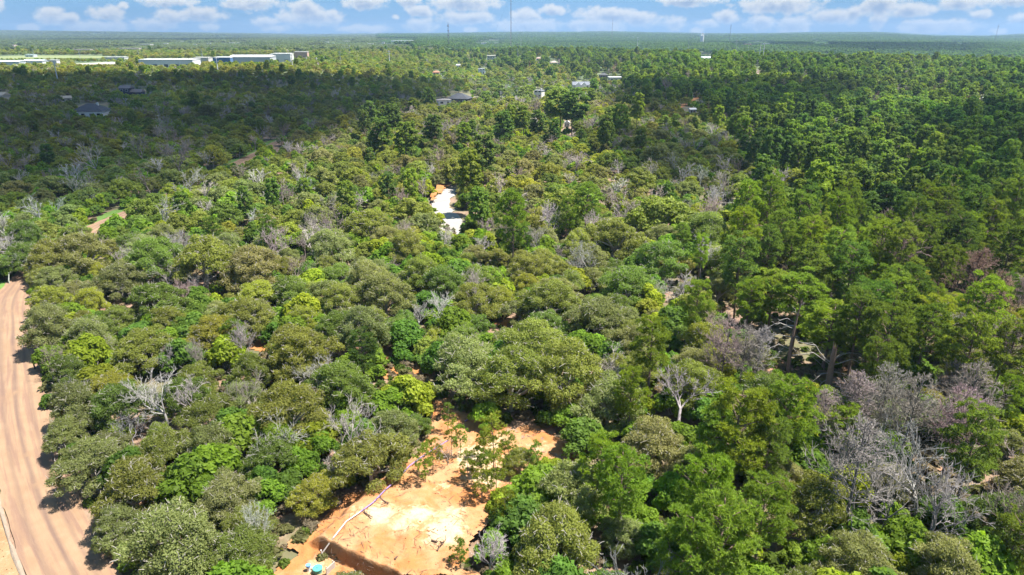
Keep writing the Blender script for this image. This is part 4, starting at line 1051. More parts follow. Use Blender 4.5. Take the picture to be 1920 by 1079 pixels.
def make_poles():
    L = [(100, 560, 113.5, 'tall pale transmission pole in front of the pale blue roofed sheds'), (60, 900, 91, 'grey transmission pole rising beside the teal roofed pavilion'), (147, 900, 94, 'grey transmission pole over the middle of the open field'),
         (258, 900, 94, 'grey transmission pole above the car lot building'), (377, 880, 92, 'thin grey transmission pole behind the small grey shed'), (405, 620, 108, 'pale pole at the front edge of the blue fronted shed'),
         (546, 660, 102, 'stout white transmission pole in front of the tall white boxy building'), (574, 790, 107, 'thin pole, first in line past the stout white pole'), (593, 800, 108, 'thin pole, second in line past the stout white pole'),
         (608, 800, 107, 'thin pole, third in line past the stout white pole'), (637, 760, 96, 'tall grey pole where the power line meets the woods'), (729, 780, 95, 'pale transmission pole in the mid green woods under the wide white building'),
         (655, 1000, 84, 'distant grey pole just below the small tan block'), (806, 1150, 80, 'distant grey pole in the dark belt below the lattice mast'), (971, 850, 81, 'thin pole beneath the tallest radio mast'), (977, 1150, 72, 'distant thin pole above the pine ridge under the tallest mast'),
         (1196, 1050, 70, 'grey pole on the ridge left of the white water tank'), (1292, 1150, 73, 'grey pole on the ridge just below the water tank'), (1382, 1100, 75, 'grey pole on the ridge, first past the water tank'), (1405, 1120, 78, 'grey pole on the ridge beneath the terracotta building'),
         (1427, 690, 80, 'white pole, left one of a close pair on the pine ridge'), (1434, 690, 80, 'white pole, right one of a close pair on the pine ridge')]
    for px, D, ty, lb in L:
        p = pole(px, D, ty, lb, .34 if 'white' in lb or 'pale' in lb else .24, 0 if 'pair' in lb else 2, (.74, .74, .74) if 'white' in lb or 'pale' in lb else (.45, .46, .47))


make_poles()


def mast(px, D, topy, label, face=1.6, guyed=True, drums=0, col=(.20, .19, .20)):
    cx = px_dir(px, max(topy, -30)); k = D / cx.y; x = cx.x * k; z0 = tz(x, D); h = CAMZ + cx.z * k - z0
    e = empty('radio_mast', (x, D, z0)); tag(e, label, 'radio mast')
    m = bmat('mast', col, .6); rr = face * .58; c = [(rr * math.cos(a), rr * math.sin(a)) for a in (0.5, 2.594, 4.689)]
    for p in c: MB().tube((*p, -1), (*p, h), .16, n=5).build('leg', m, e)
    mb = MB(); n = int(h / 2.6)
    for i in range(n):
        for j in range(3):
            a, b = c[j], c[(j + 1) % 3]; z = i * 2.6
            mb.tube((*a, z), (*b, z + 2.6), .07, n=3); mb.tube((*a, z + 2.6), (*b, z + 2.6), .07, n=3)
    tag(mb.build('lattice', m, e), kind='stuff')
    for i in range(drums): MB().tube((-1.9, -.6, h - 6 - i * 9), (1.9, -.6, h - 6 - i * 9), .9, n=8).build('antenna', m, e)
    if guyed:
        for j, a in enumerate((0.5, 2.594, 4.689)):
            for f in (.5, .92): MB().tube((0, 0, h * f), (h * .5 * math.cos(a), h * .5 * math.sin(a), 0), .05, n=3).build('guy_wire', m, e)
    return e


def make_masts():
    mast(840, 1500, 43, 'short lattice radio mast with drum antennas against low cloud', 2.2, False, 3)
    mast(958, 1350, -20, 'tallest radio mast, thin grey and running out of the top of the photo', 1.3)
    mast(1149, 3000, 33, 'faint thin radio mast in front of the broad central cloud', 2.0)
    mast(1371, 2600, 46, 'faint thin radio mast just past the white water tank', 1.8)
    mast(1873, 2500, 46, 'dark lattice mast on the eastern skyline hill', 2.6, False, 1)
    mast(1592 - 1000, 3400, 62, 'tiny faint mast on the flat horizon past the tall white building', 1.8)


make_masts()


# ------------------------------------------------------------------ laying the forest out
ROAD_PTS = road_mid


def road_dist(x, y):
    d = np.hypot(ROAD_PTS[:, 0] - x, ROAD_PTS[:, 1] - y); return float(d.min())


PBX = [-50, 80, 95, 130, 180, 220, 300, 400, 470, 560, 660, 760, 860, 960, 1080, 1300]
PBV = [760, 780, 860, 1010, 1200, 1330, 1440, 1480, 1370, 1300, 1440, 1400, 1480, 1500, 1550, 1600]     # left limit of the pine wood at each height


def kind_at(px, py, rng):
    lim = float(np.interp(py, PBX, PBV)); r = rng.random(); s = px - lim + rng.gauss(0, 45 if py > 150 else 70)
    if s > 0:
        if py > 640:
            return 'deadpine' if r < .09 else 'pine' if r < .34 else 'oak' if r < .93 else 'bare'
        if py < 210: return 'pine' if r < .66 else 'deadpine' if r < .72 else 'oak'
        return 'pine' if r < .66 else 'deadpine' if r < .74 else 'oak'
    if py < 150: return 'oak' if r < .95 else 'pine' if r < .975 else 'bare'
    if px < 640 and py < 420: return 'oak' if r < .84 else 'bare' if r < .985 else 'pine'
    return 'oak' if r < .83 else 'bare' if r < .965 else 'pine'


class Grid:
    def __init__(s, c): s.c = c; s.d = {}
    def add(s, x, y, r): s.d.setdefault((int(x // s.c), int(y // s.c)), []).append((x, y, r))
    def hit(s, x, y, r):
        i, j = int(x // s.c), int(y // s.c)
        for a in (i - 1, i, i + 1):
            for b in (j - 1, j, j + 1):
                for (u, v, w) in s.d.get((a, b), ()):
                    if (u - x) ** 2 + (v - y) ** 2 < (r + w) ** 2: return True
        return False


_op = np.array([(*r, 0) for r in OPEN] + [(*r, 1) for r in BUILT], float)
_foot = np.array(FOOT)


def blocks(x, y, z, rad, h):
    """does a tree hide one of the places that show in the photograph?"""
    u, top, t = proj(x, y, z + h); _, bot, _ = proj(x, y, z); hw = rad * F / t * .8
    m = (_op[:, 0] < u + hw) & (_op[:, 2] > u - hw) & (_op[:, 1] < bot) & (_op[:, 3] > top + 1.0)
    return bool(m.any())


def place_all():
    rng = random.Random(21); T = []; grid = Grid(9.0)
    def clear_of(x, y, m):
        if road_dist(x, y) < ROADW / 2 + (m if y < 98 else m * .3): return False
        if y < 105 and x < ROAD_PTS[np.argmin(np.hypot(ROAD_PTS[:, 0] - x, ROAD_PTS[:, 1] - y)), 0] - 2: return False
        if len(_foot) and (np.hypot(_foot[:, 0] - x, _foot[:, 1] - y) < _foot[:, 2] + m * .5).any(): return False
        for P in OPEN_WORLD:
            if P[:, 0].min() - 2 < x < P[:, 0].max() + 2 and P[:, 1].min() - 2 < y < P[:, 1].max() + 2 and inside(P, np.array([x]), np.array([y]))[0]: return False
        return True
    SHORT = {(1556, 610): .62, (1500, 555): .75, (1452, 545): .75, (1530, 520): .8}
    for (kind, px, py, w, tone) in HAND:
        s = 1.0; hk = SHORT.get((px, py), 1.0)
        for _ in range(4):
            w_ = w * (.74 if kind == 'oak' else .9 if kind == 'pine' else .80 if kind == 'deadpine' else 1.0); g = ground(px, py, MIDZ[kind] * s * hk); _, _, t = proj(g.x, g.y, g.z + MIDZ[kind] * s * hk); s = w_ * t / F / (2 * RADIUS[kind])
            s = min(1.75, max(.32, s))
        T.append(dict(kind=kind, x=g.x, y=g.y, s=s, sz=(1.2 if kind == 'bare' else 1.0) if kind not in ('pine', 'deadpine') else min(1.35, .95 / s ** .35) if hk == 1.0 else hk, tone=tone, hand=True))
        grid.add(g.x, g.y, RADIUS[kind] * s * (.62 if kind not in ('bare', 'deadpine', 'young') else .3))
    # the rest of the wood
    y = 26.0
    while y < 1250:
        step = 3.9 if y < 260 else (5.0 if y < 500 else 6.3 if y < 800 else 7.8)
        half = y * .80 + 14; n = int(2 * half / step)
        for i in range(n):
            x = -half + (i + rng.random()) * step * 1.0; yy = y + rng.uniform(-.5, .5) * step
            z = tz(x, yy); px, py, t = proj(x, yy, z)
            kind = kind_at(px, py, rng)
            s = (rng.uniform(.58, .84) if rng.random() < .5 else rng.uniform(.34, .62)) if kind == 'oak' else rng.uniform(.46, .92) if kind == 'pine' else rng.uniform(.5, .95)
            if kind == 'oak' and rng.random() < .10: s *= 1.2
            if px < 800 and y > 420: s *= .92
            sz = rng.uniform(.85, 1.12) * (1.0 if kind != 'pine' else (1.18 if py < 640 and y < 300 else .95)); rad = RADIUS[kind] * s
            k = (.70 if kind == 'oak' else .62) if kind not in ('bare', 'deadpine') else .38
            if not clear_of(x, yy, rad * .45): continue
            if grid.hit(x, yy, rad * k): continue
            if blocks(x, yy, z, rad, HEIGHT[kind] * s * sz):
                kind = 'shrub'; s = rng.uniform(.35, .8); rad = RADIUS[kind] * s
                if blocks(x, yy, z, rad, HEIGHT[kind] * s): continue
                sz = 1.0
            T.append(dict(kind=kind, x=x, y=yy, s=s, sz=sz, tone=None, hand=False)); grid.add(x, yy, rad * k)
        y += step * .82
    # shrubs between the trees
    y = 26.0
    while y < 330:
        step = 3.1 if y < 130 else 4.4; half = y * .80 + 10; n = int(2 * half / step)
        for i in range(n):
            x = -half + (i + rng.random()) * step; yy = y + rng.uniform(-.5, .5) * step
            if vnoise(x / 14.0 + 50, yy / 14.0) < .28: continue
            s = rng.uniform(.5, 1.55); rad = RADIUS['shrub'] * s; z = tz(x, yy)
            if not clear_of(x, yy, rad * .6) or grid.hit(x, yy, rad * .12) or blocks(x, yy, z, rad, HEIGHT['shrub'] * s): continue
            T.append(dict(kind='shrub', x=x, y=yy, s=s, sz=rng.uniform(.8, 1.25), tone=None, hand=False)); grid.add(x, yy, rad * .35)
        y += step
    for q in T:
        q['z'] = tz(q['x'], q['y']); q['px'], q['py'], q['t'] = proj(q['x'], q['y'], q['z'] + MIDZ[q['kind']] * q['s'] * q['sz'])
        q['w'] = 2 * RADIUS[q['kind']] * q['s'] * F / q['t']
        q['tone'], q['tint'] = pick_tint(q['kind'], rng, q['tone'])
        dr = .80 + .44 * float(vnoise(q['x'] / 38 + 11, q['y'] / 55 + 3)); hu = .88 + .26 * float(vnoise(q['x'] / 60 + 71, q['y'] / 90 + 8))
        q['tint'] = (q['tint'][0] * dr * hu, q['tint'][1] * dr, q['tint'][2] * dr)
        if q['y'] > 420 and q['px'] < 900: q['tint'] = tuple(v * k for v, k in zip(q['tint'], (1.12, 1.08, 1.0)))
        q['ex'] = rng.uniform(.88, 1.14); q['rz'] = rng.uniform(0, 6.283); q['fi'] = rng.random()
        if q['kind'] == 'shrub' and q['px'] > 400: q['tint'] = tuple(v * 1.05 for v in q['tint'])
    return T


TREES = place_all()

# ------------------------------------------------------------------ single trees: an object each, with trunk and crown
LANDMARKS = [('the dirt road bend', 66, 560), ('the dirt road', 110, 850), ('the dirt road', 200, 1040), ('the grass verged road gap', 215, 405), ('the red clay road gap', 440, 303), ('the white gravel drive', 843, 395), ('the orange clay bank', 815, 368),
             ('the clearing tip', 815, 775), ('the clearing fence pipe', 700, 940), ('the pale clearing floor', 780, 1000), ('the clearing saplings', 880, 880), ('the east clearing edge', 1050, 845), ('the tall dead snag', 1478, 640), ('the broken dead snag', 1552, 690),
             ('the biggest mauve dead pine', 1610, 855), ('the forked pale dead tree', 1740, 900), ('the lime green lone pine', 1182, 748), ('the bright pine clump by the bottom edge', 1345, 990), ('the deep green round pine', 1390, 486), ('the little white shed', 1063, 232),
             ('the navy roofed house', 172, 210), ('the black roofed house', 860, 190), ('the white tree stump', 505, 822), ('the orange soil strip', 745, 692), ('the gable fronted white house', 1089, 160), ('the lower right corner', 1900, 1060), ('the right picture edge', 1915, 640), ('the right picture edge', 1915, 330),
             ('the left picture edge', 10, 330), ('the silver dead clump', 815, 590), ('the mauve dead trio', 1390, 655), ('the orange dirt track', 1290, 192), ('the yellow green tree mid wood', 745, 470), ('the big dark roadside oak', 130, 468), ('the bottom picture edge', 1120, 1070), ('the rusty dead pine', 1850, 535), ('the lone white cottage', 1842, 188), ('the white metal roofed house', 1324, 108), ('the two white poles', 1430, 90), ('the sandy track', 1418, 135), ('the town warehouses', 400, 125), ('the blue house', 245, 175)]
ORD = ['first', 'second', 'third', 'fourth', 'fifth', 'sixth', 'seventh', 'eighth', 'ninth', 'tenth', 'eleventh', 'twelfth', 'thirteenth', 'fourteenth', 'fifteenth', 'sixteenth', 'seventeenth', 'eighteenth', 'nineteenth', 'twentieth', 'twenty-first', 'twenty-second', 'twenty-third', 'twenty-fourth', 'twenty-fifth']
NOUN = {'oak': 'oak tree', 'pine': 'pine tree', 'shrub': 'shrub', 'bare': 'leafless tree', 'deadpine': 'dead pine tree', 'young': 'pine sapling'}
OBJN = {'oak': 'oak_tree', 'pine': 'pine_tree', 'shrub': 'green_shrub', 'bare': 'bare_tree', 'deadpine': 'dead_pine_tree', 'young': 'pine_sapling'}
GROUP = {'oak': 'oak trees of the wood', 'pine': 'pine trees of the wood', 'shrub': 'shrubs between the trees', 'bare': 'leafless trees of the wood', 'deadpine': 'dead pines of the wood', 'young': 'pine saplings in the clearing'}
LIMIT = {'oak': 300, 'pine': 300, 'shrub': 280, 'bare': 160, 'deadpine': 130, 'young': 50}


def label_all(sel):
    cells = {}
    for q in sel:
        bi, bd = 0, 1e9
        for i, (_, lx, ly) in enumerate(LANDMARKS):
            d = math.hypot(q['px'] - lx, (q['py'] - ly) * 1.3)
            if d < bd: bi, bd = i, d
        nm, lx, ly = LANDMARKS[bi]; dx, dy = q['px'] - lx, (q['py'] - ly) * 1.3
        if abs(dx) > abs(dy): w = 'right of' if dx > 0 else 'left of'
        else: w = 'in front of' if dy > 0 else 'behind'
        cells.setdefault((q['kind'], q['tone'], nm, w), []).append((bd, id(q), q))
    for (kind, tone, nm, w), L in cells.items():
        L.sort(key=lambda e: e[:2])
        for i, (_, _, q) in enumerate(L):
            if len(L) == 1: q['label'] = f'only {tone} {NOUN[kind]} just {w} {nm}' if w in ('behind', 'in front of') else f'only {tone} {NOUN[kind]} standing {w} {nm}'
            elif i < len(ORD): q['label'] = f'{tone} {NOUN[kind]}, {ORD[i]} one {w} {nm}'
            if len(L) > 1 and i < len(ORD) and len(q['label'].split()) > 16: q['label'] = q['label'].replace(' one ', ' ')
            elif len(L) > 1 and i >= len(ORD): q['label'] = f'{tone} {NOUN[kind]} far out {w} {nm}'


def lod_of(t): return 0 if t < 135 else (1 if t < 330 else 2)


def single(q):
    kind = q['kind']; lod = 0 if kind == 'young' else min(lod_of(q['t']), 1)
    L = FORMS[(kind, lod)]; cm, tm, _ = L[int(q['fi'] * len(L)) % len(L)]
    e = empty(OBJN[kind], (q['x'], q['y'], q['z']), q['rz'], (q['s'] * q['ex'], q['s'] / q['ex'], q['s'] * q['sz']))
    tag(e, q['label'], {'oak': 'tree', 'pine': 'pine tree', 'shrub': 'shrub', 'bare': 'bare tree', 'deadpine': 'dead tree', 'young': 'sapling'}[kind], GROUP[kind])
    c = link('twigs' if kind in ('bare', 'deadpine') else ('foliage' if kind == 'shrub' else 'crown'), cm, None, e); c['tint'] = q['tint']
    t = link('stem' if kind == 'shrub' else 'trunk', tm, None, e)
    t['tint'] = tuple(v * .62 for v in q['tint']) if kind == 'deadpine' else tuple(v * .9 for v in q['tint'])


def in_view(q, m=0):
    return -m - q['w'] * .45 < q['px'] < 1920 + m + q['w'] * .45 and q['py'] - q['w'] * .5 < 1079 + m


singles = []
for kind in NOUN:
    V = sorted((q for q in TREES if q['kind'] == kind and in_view(q)), key=lambda q: -q['w'] * (1.3 if q['hand'] else 1))
    for q in V[:LIMIT[kind]]: q['one'] = True; singles.append(q)
label_all(singles)
for q in singles:
    if len(q['label'].split()) > 16: q['label'] = q['label'].replace('standing ', '').replace('just ', '').replace(' one ', ' ').replace('bright pine clump by the bottom edge', 'bright pine clump')
for q in singles: single(q)


# ------------------------------------------------------------------ the rest of each kind: one object of kind stuff
FORMCOL = {}


def form_collection(kind, lods):
    key = (kind, tuple(lods))
    if key not in FORMCOL:
        col = bpy.data.collections.new('_'.join(['forms', kind] + [str(l) for l in lods])); k = 0
        for l in lods:
            for (_, _, jm) in FORMS[(kind, l)]:
                o = bpy.data.objects.new(f'{kind}_form_{k:02d}', jm); col.objects.link(o); k += 1
        FORMCOL[key] = (col, [len(FORMS[(kind, l)]) for l in lods])
    return FORMCOL[key]


def scatter(name, col, pts, form, rot, scl, tint, label=None):
    me = bpy.data.meshes.new(name); n = len(pts)
    me.vertices.add(n); me.vertices.foreach_set('co', np.asarray(pts, np.float32).ravel())
    a = me.attributes.new('form', 'INT', 'POINT'); a.data.foreach_set('value', np.asarray(form, np.int32))
    for nm, d in (('rot', rot), ('scl', scl)):
        a = me.attributes.new(nm, 'FLOAT_VECTOR', 'POINT'); a.data.foreach_set('vector', np.asarray(d, np.float32).ravel())
    a = me.attributes.new('tint', 'FLOAT_VECTOR', 'POINT'); a.data.foreach_set('vector', np.asarray(tint, np.float32).ravel())
    o = link(name, me); tag(o, label, kind='stuff')
    ng = bpy.data.node_groups.new('scatter', 'GeometryNodeTree')
    ng.interface.new_socket('Geometry', in_out='INPUT', socket_type='NodeSocketGeometry'); ng.interface.new_socket('Geometry', in_out='OUTPUT', socket_type='NodeSocketGeometry')
    gi = ng.nodes.new('NodeGroupInput'); go = ng.nodes.new('NodeGroupOutput'); ip = ng.nodes.new('GeometryNodeInstanceOnPoints'); ci = ng.nodes.new('GeometryNodeCollectionInfo')
    ci.inputs['Collection'].default_value = col; ci.inputs['Separate Children'].default_value = True; ci.inputs['Reset Children'].default_value = True
    ip.inputs['Pick Instance'].default_value = True
    def attr(nm, typ):
        x = ng.nodes.new('GeometryNodeInputNamedAttribute'); x.data_type = typ; x.inputs['Name'].default_value = nm; return x.outputs['Attribute']
    mp = ng.nodes.new('GeometryNodeMeshToPoints')
    ng.links.new(gi.outputs[0], mp.inputs[0]); ng.links.new(mp.outputs[0], ip.inputs['Points']); ng.links.new(ci.outputs[0], ip.inputs['Instance'])
    ng.links.new(attr('form', 'INT'), ip.inputs['Instance Index']); ng.links.new(attr('rot', 'FLOAT_VECTOR'), ip.inputs['Rotation']); ng.links.new(attr('scl', 'FLOAT_VECTOR'), ip.inputs['Scale'])
    ng.links.new(ip.outputs[0], go.inputs[0])
    md = o.modifiers.new('scatter', 'NODES'); md.node_group = ng
    return o


STUFFN = {'oak': 'oak_tree_woodland', 'pine': 'pine_tree_woodland', 'shrub': 'shrub_undergrowth', 'bare': 'bare_tree_woodland', 'deadpine': 'dead_pine_tree_woodland'}
STUFFL = {'oak': 'distant oak woodland spreading over the plain', 'pine': 'distant pine woodland on the eastern slopes', 'shrub': 'low green shrubs between the trees', 'bare': 'leafless trees scattered through the far woods', 'deadpine': 'dead pines scattered through the far pine woods'}
for kind in STUFFN:
    V = [q for q in TREES if q['kind'] == kind and not q.get('one')]
    col, cnt = form_collection(kind, (1, 2)); fm = []
    for q in V:
        l = lod_of(q['t']); fm.append(int(q['fi'] * cnt[0]) if l < 2 else cnt[0] + int(q['fi'] * cnt[1]))
    scatter(STUFFN[kind], col, [(q['x'], q['y'], q['z']) for q in V], fm, [(0, 0, q['rz']) for q in V], [(q['s'], q['s'], q['s'] * q['sz']) for q in V], [q['tint'] for q in V], STUFFL[kind])


def make_far_forest():
    """canopy patches of some forty small crowns each, from the end of the single trees to the skyline"""
    col = bpy.data.collections.new('forms_patch'); mats = [M_OAK, M_PINE, M_OAK, M_PINE]
    for k in range(4):
        rng = np.random.default_rng(70 + k); Vs, Fs, Ls = [], [], []; b = 0
        pine = k % 2 == 1
        for i in range(8):
            for j in range(8):
                x = (i + rng.uniform(0, 1)) * 7.5 - 30; y = (j + rng.uniform(0, 1)) * 7.5 - 30; h = rng.uniform(9, 13) if pine else rng.uniform(5.5, 8.5); r = rng.uniform(2.2, 3.3) if pine else rng.uniform(3, 4.6)
                n = 46; D = rng.normal(0, 1, (n, 3)); D /= np.linalg.norm(D, axis=1)[:, None]; D[:, 2] = np.where(D[:, 2] < -.3, -D[:, 2], D[:, 2])
                P = np.array([x, y, h - r * .8]) + D * r * rng.uniform(.7, 1.05, (n, 1)) * np.array([1, 1, 1.0 if pine else .75])
                V, f = cards(rng, P, D, 1.15, 1.2, up=.25); Vs.append(V); Fs.append(f + b); b += len(V); Ls.append(np.clip(rng.uniform(0, 1) * .5 + rng.uniform(0, .5, n), 0, 1))
        me = np_mesh('patch', np.concatenate(Vs), [np.concatenate(Fs)], attr=(('leaf', 'FACE', 'FLOAT', np.concatenate(Ls)),)); me.materials.append(mats[k])
        o = bpy.data.objects.new(f'patch_form_{k:02d}', me); col.objects.link(o)
    rng = random.Random(99); P, fm, rt, sc, tn = [], [], [], [], []
    y = 1235.0
    while y < 8600:
        size = 56 if y < 2600 else 56 * (y / 2600) ** .8; k = size / 60
        half = y * .82; n = int(2 * half / size)
        for i in range(n):
            x = -half + (i + rng.random()) * size; yy = y + rng.uniform(-.3, .3) * size; z = tz(x, yy)
            px, py, t = proj(x, yy, z)
            zz = min(1.0, k) ; kz = max(.8, min(1.25, k))
            _, top, _ = proj(x, yy - 25, z + 11); hw = size * .5 * F / t
            if ((_op[:, 4] > 0) & (_op[:, 0] < px + hw) & (_op[:, 2] > px - hw) & (_op[:, 3] > top + .3) & (_op[:, 1] < py)).any(): kz *= .45
            if any(math.hypot(x - fx, yy - fy) < fr + size * .5 for fx, fy, fr in FOOT): continue
            if y > 2400 and x / yy < .0 and vnoise(x / 420 + 5, yy / 260) > .78: continue
            pine = (px > np.interp(py, PBX, PBV) - 60) if py < 120 else False
            P.append((x, yy, z)); fm.append((1 if pine else 0) + 2 * rng.randrange(2)); rt.append((0, 0, rng.randrange(4) * math.pi / 2 + rng.uniform(-.2, .2))); sc.append((k, k, kz))
            base = (.088, .150, .048) if pine else (.112, .142, .062); v = rng.uniform(.82, 1.16)
            tn.append(tuple(c * v * rng.uniform(.95, 1.05) for c in base))
        y += size * .9
    scatter('distant_forest', col, P, fm, rt, sc, tn, 'unbroken forest running out to the skyline')


make_far_forest()


def make_undergrowth():
    col, cnt = form_collection('shrub', (1, 2)); rng = random.Random(12); P, fm, rt, sc, tn = [], [], [], [], []
    y = 28.0
    while y < 150:
        st = 1.25 if y < 80 else 1.9; half = y * .80 + 8; n = int(2 * half / st)
        for i in range(n):
            x = -half + (i + rng.random()) * st; yy = y + rng.uniform(-.5, .5) * st
            v = vnoise(x / 6.0, yy / 6.0 + 70)
            if v < .22: continue
            rd = road_dist(x, yy)
            if rd < ROADW / 2 + .5 or (rd < 11 and yy < 100 and x < ROAD_PTS[np.argmin(np.hypot(ROAD_PTS[:, 0] - x, ROAD_PTS[:, 1] - yy)), 0]): continue
            if inside(CLEAR, np.array([x]), np.array([yy]))[0] and (rng.random() > .06 or v < .5): continue
            s = rng.uniform(.12, .34); P.append((x, yy, tz(x, yy) - .03)); fm.append(cnt[0] + rng.randrange(cnt[1])); rt.append((0, 0, rng.uniform(0, 6.28))); sc.append((s * 1.2, s * 1.2, s))
            tn.append(rng.choice([(.09, .13, .02), (.07, .11, .02), (.13, .13, .05), (.20, .155, .10), (.16, .13, .085)]))
        y += st
    scatter('undergrowth', col, P, fm, rt, sc, tn, 'low weeds and dry brush on the forest floor')


make_undergrowth()


# ------------------------------------------------------------------ dead snags, stump, fence pipe, small things in the clearing
def gz(px, py):
    g = ground(px, py); g.z += float(clear_h(np.array(g.x), np.array(g.y))); 
    g = ground(px, py, g.z - tz(g.x, g.y)); g.z += float(clear_h(np.array(g.x), np.array(g.y))); return g


def snag(px, base_py, top_py, branches, label, r0, seed, broken=False):
    g = ground(px, base_py); _, _, t = proj(*g); H = (base_py - top_py) * t / F / CP * .97; rng = np.random.default_rng(seed)
    e = empty('dead_snag', g); tag(e, label, 'dead tree')
    segs = limb(rng, (0, 0, -.4), (rng.normal(0, .15), 0, H), r0, r0 * (.55 if broken else .16), .012, 9)
    V, f = branch_mesh(segs, 8); me = np_mesh('trunk', V, [f]); tr = link('trunk', me, M_SNAG, e)
    if broken:
        m = MB(); top = Vector(segs[-1][3:6])
        for i in range(5):
            a = i * 1.3; m.tube(top + Vector((math.cos(a) * r0 * .35, math.sin(a) * r0 * .35, -.3)), top + Vector((math.cos(a) * r0 * .5, math.sin(a) * r0 * .5, .3 + .25 * (i % 3))), r0 * .2, .02, 4)
        m.build('splinter', M_SNAG, e)
    for (fr, dx, dz, dy, r) in branches:
        r *= .6                                # height share, reach right, rise, towards the back (metres)
        j = min(8, int(fr * 9)); p = np.array(segs[j][:3]) + (np.array(segs[j][3:6]) - np.array(segs[j][:3])) * (fr * 9 - j)
        mid = p + np.array([dx * .5, dy * .5, dz * .5 + .22 * abs(dx)]); end = p + np.array([dx, dy, dz])
        S = limb(rng, p, mid, r, r * .75, .04, 3) + limb(rng, mid, end, r * .75, r * .3, .05, 3)
        for k in range(3):
            q0 = np.array(S[2 + k][3:6]); S += limb(rng, q0, q0 + np.array([dx * rng.uniform(.1, .25), rng.normal(0, .4), rng.normal(-.1, .45)]), r * .35, .015, .1, 2)
        V, f = branch_mesh(S, 5); link('branch', np_mesh('branch', V, [f]), M_SNAGPALE, e)


M_SNAG = bark_mat('snag_bark', (.13, .065, .045), (.28, .20, .16)); M_SNAGPALE = bark_mat('snag_wood', (.20, .18, .155), (.34, .31, .28))
snag(1478, 700, 555, [(.66, -3.6, -.9, .3, .11), (.70, -2.3, .3, -.3, .08), (.62, -1.6, -.2, .6, .07), (.52, -3.6, -1.2, .5, .09), (.36, -3.2, .2, -.4, .09), (.28, 4.2, -1.4, -.3, .09), (.44, -1.2, -1.0, 0, .05), (.80, -.6, .4, .2, .05), (.90, .6, .5, .2, .03), (.47, .9, .5, .4, .05)],
     'tall thin dead pine snag with bare arms reaching left and a pointed top', .30, 3)
snag(1552, 735, 648, [(.66, -4.2, 2.6, .6, .10), (.62, -4.6, 1.2, .2, .09), (.46, -2.3, -.9, -.6, .09), (.34, -2.1, -1.6, -.8, .08), (.62, 4.6, -.6, .4, .10), (.66, 4.0, .5, 1.0, .07), (.50, 2.8, -1.6, -.5, .08), (.34, 3.2, -2.0, -.4, .08), (.22, 3.5, -1.9, -.9, .07), (.12, -3.4, -.6, -.6, .06), (.72, 1.8, .9, .2, .05), (.56, -1.4, 1.6, -.2, .05)],
     'broken topped dead pine snag with drooping pale limbs beside the lime pine', .46, 4, True)


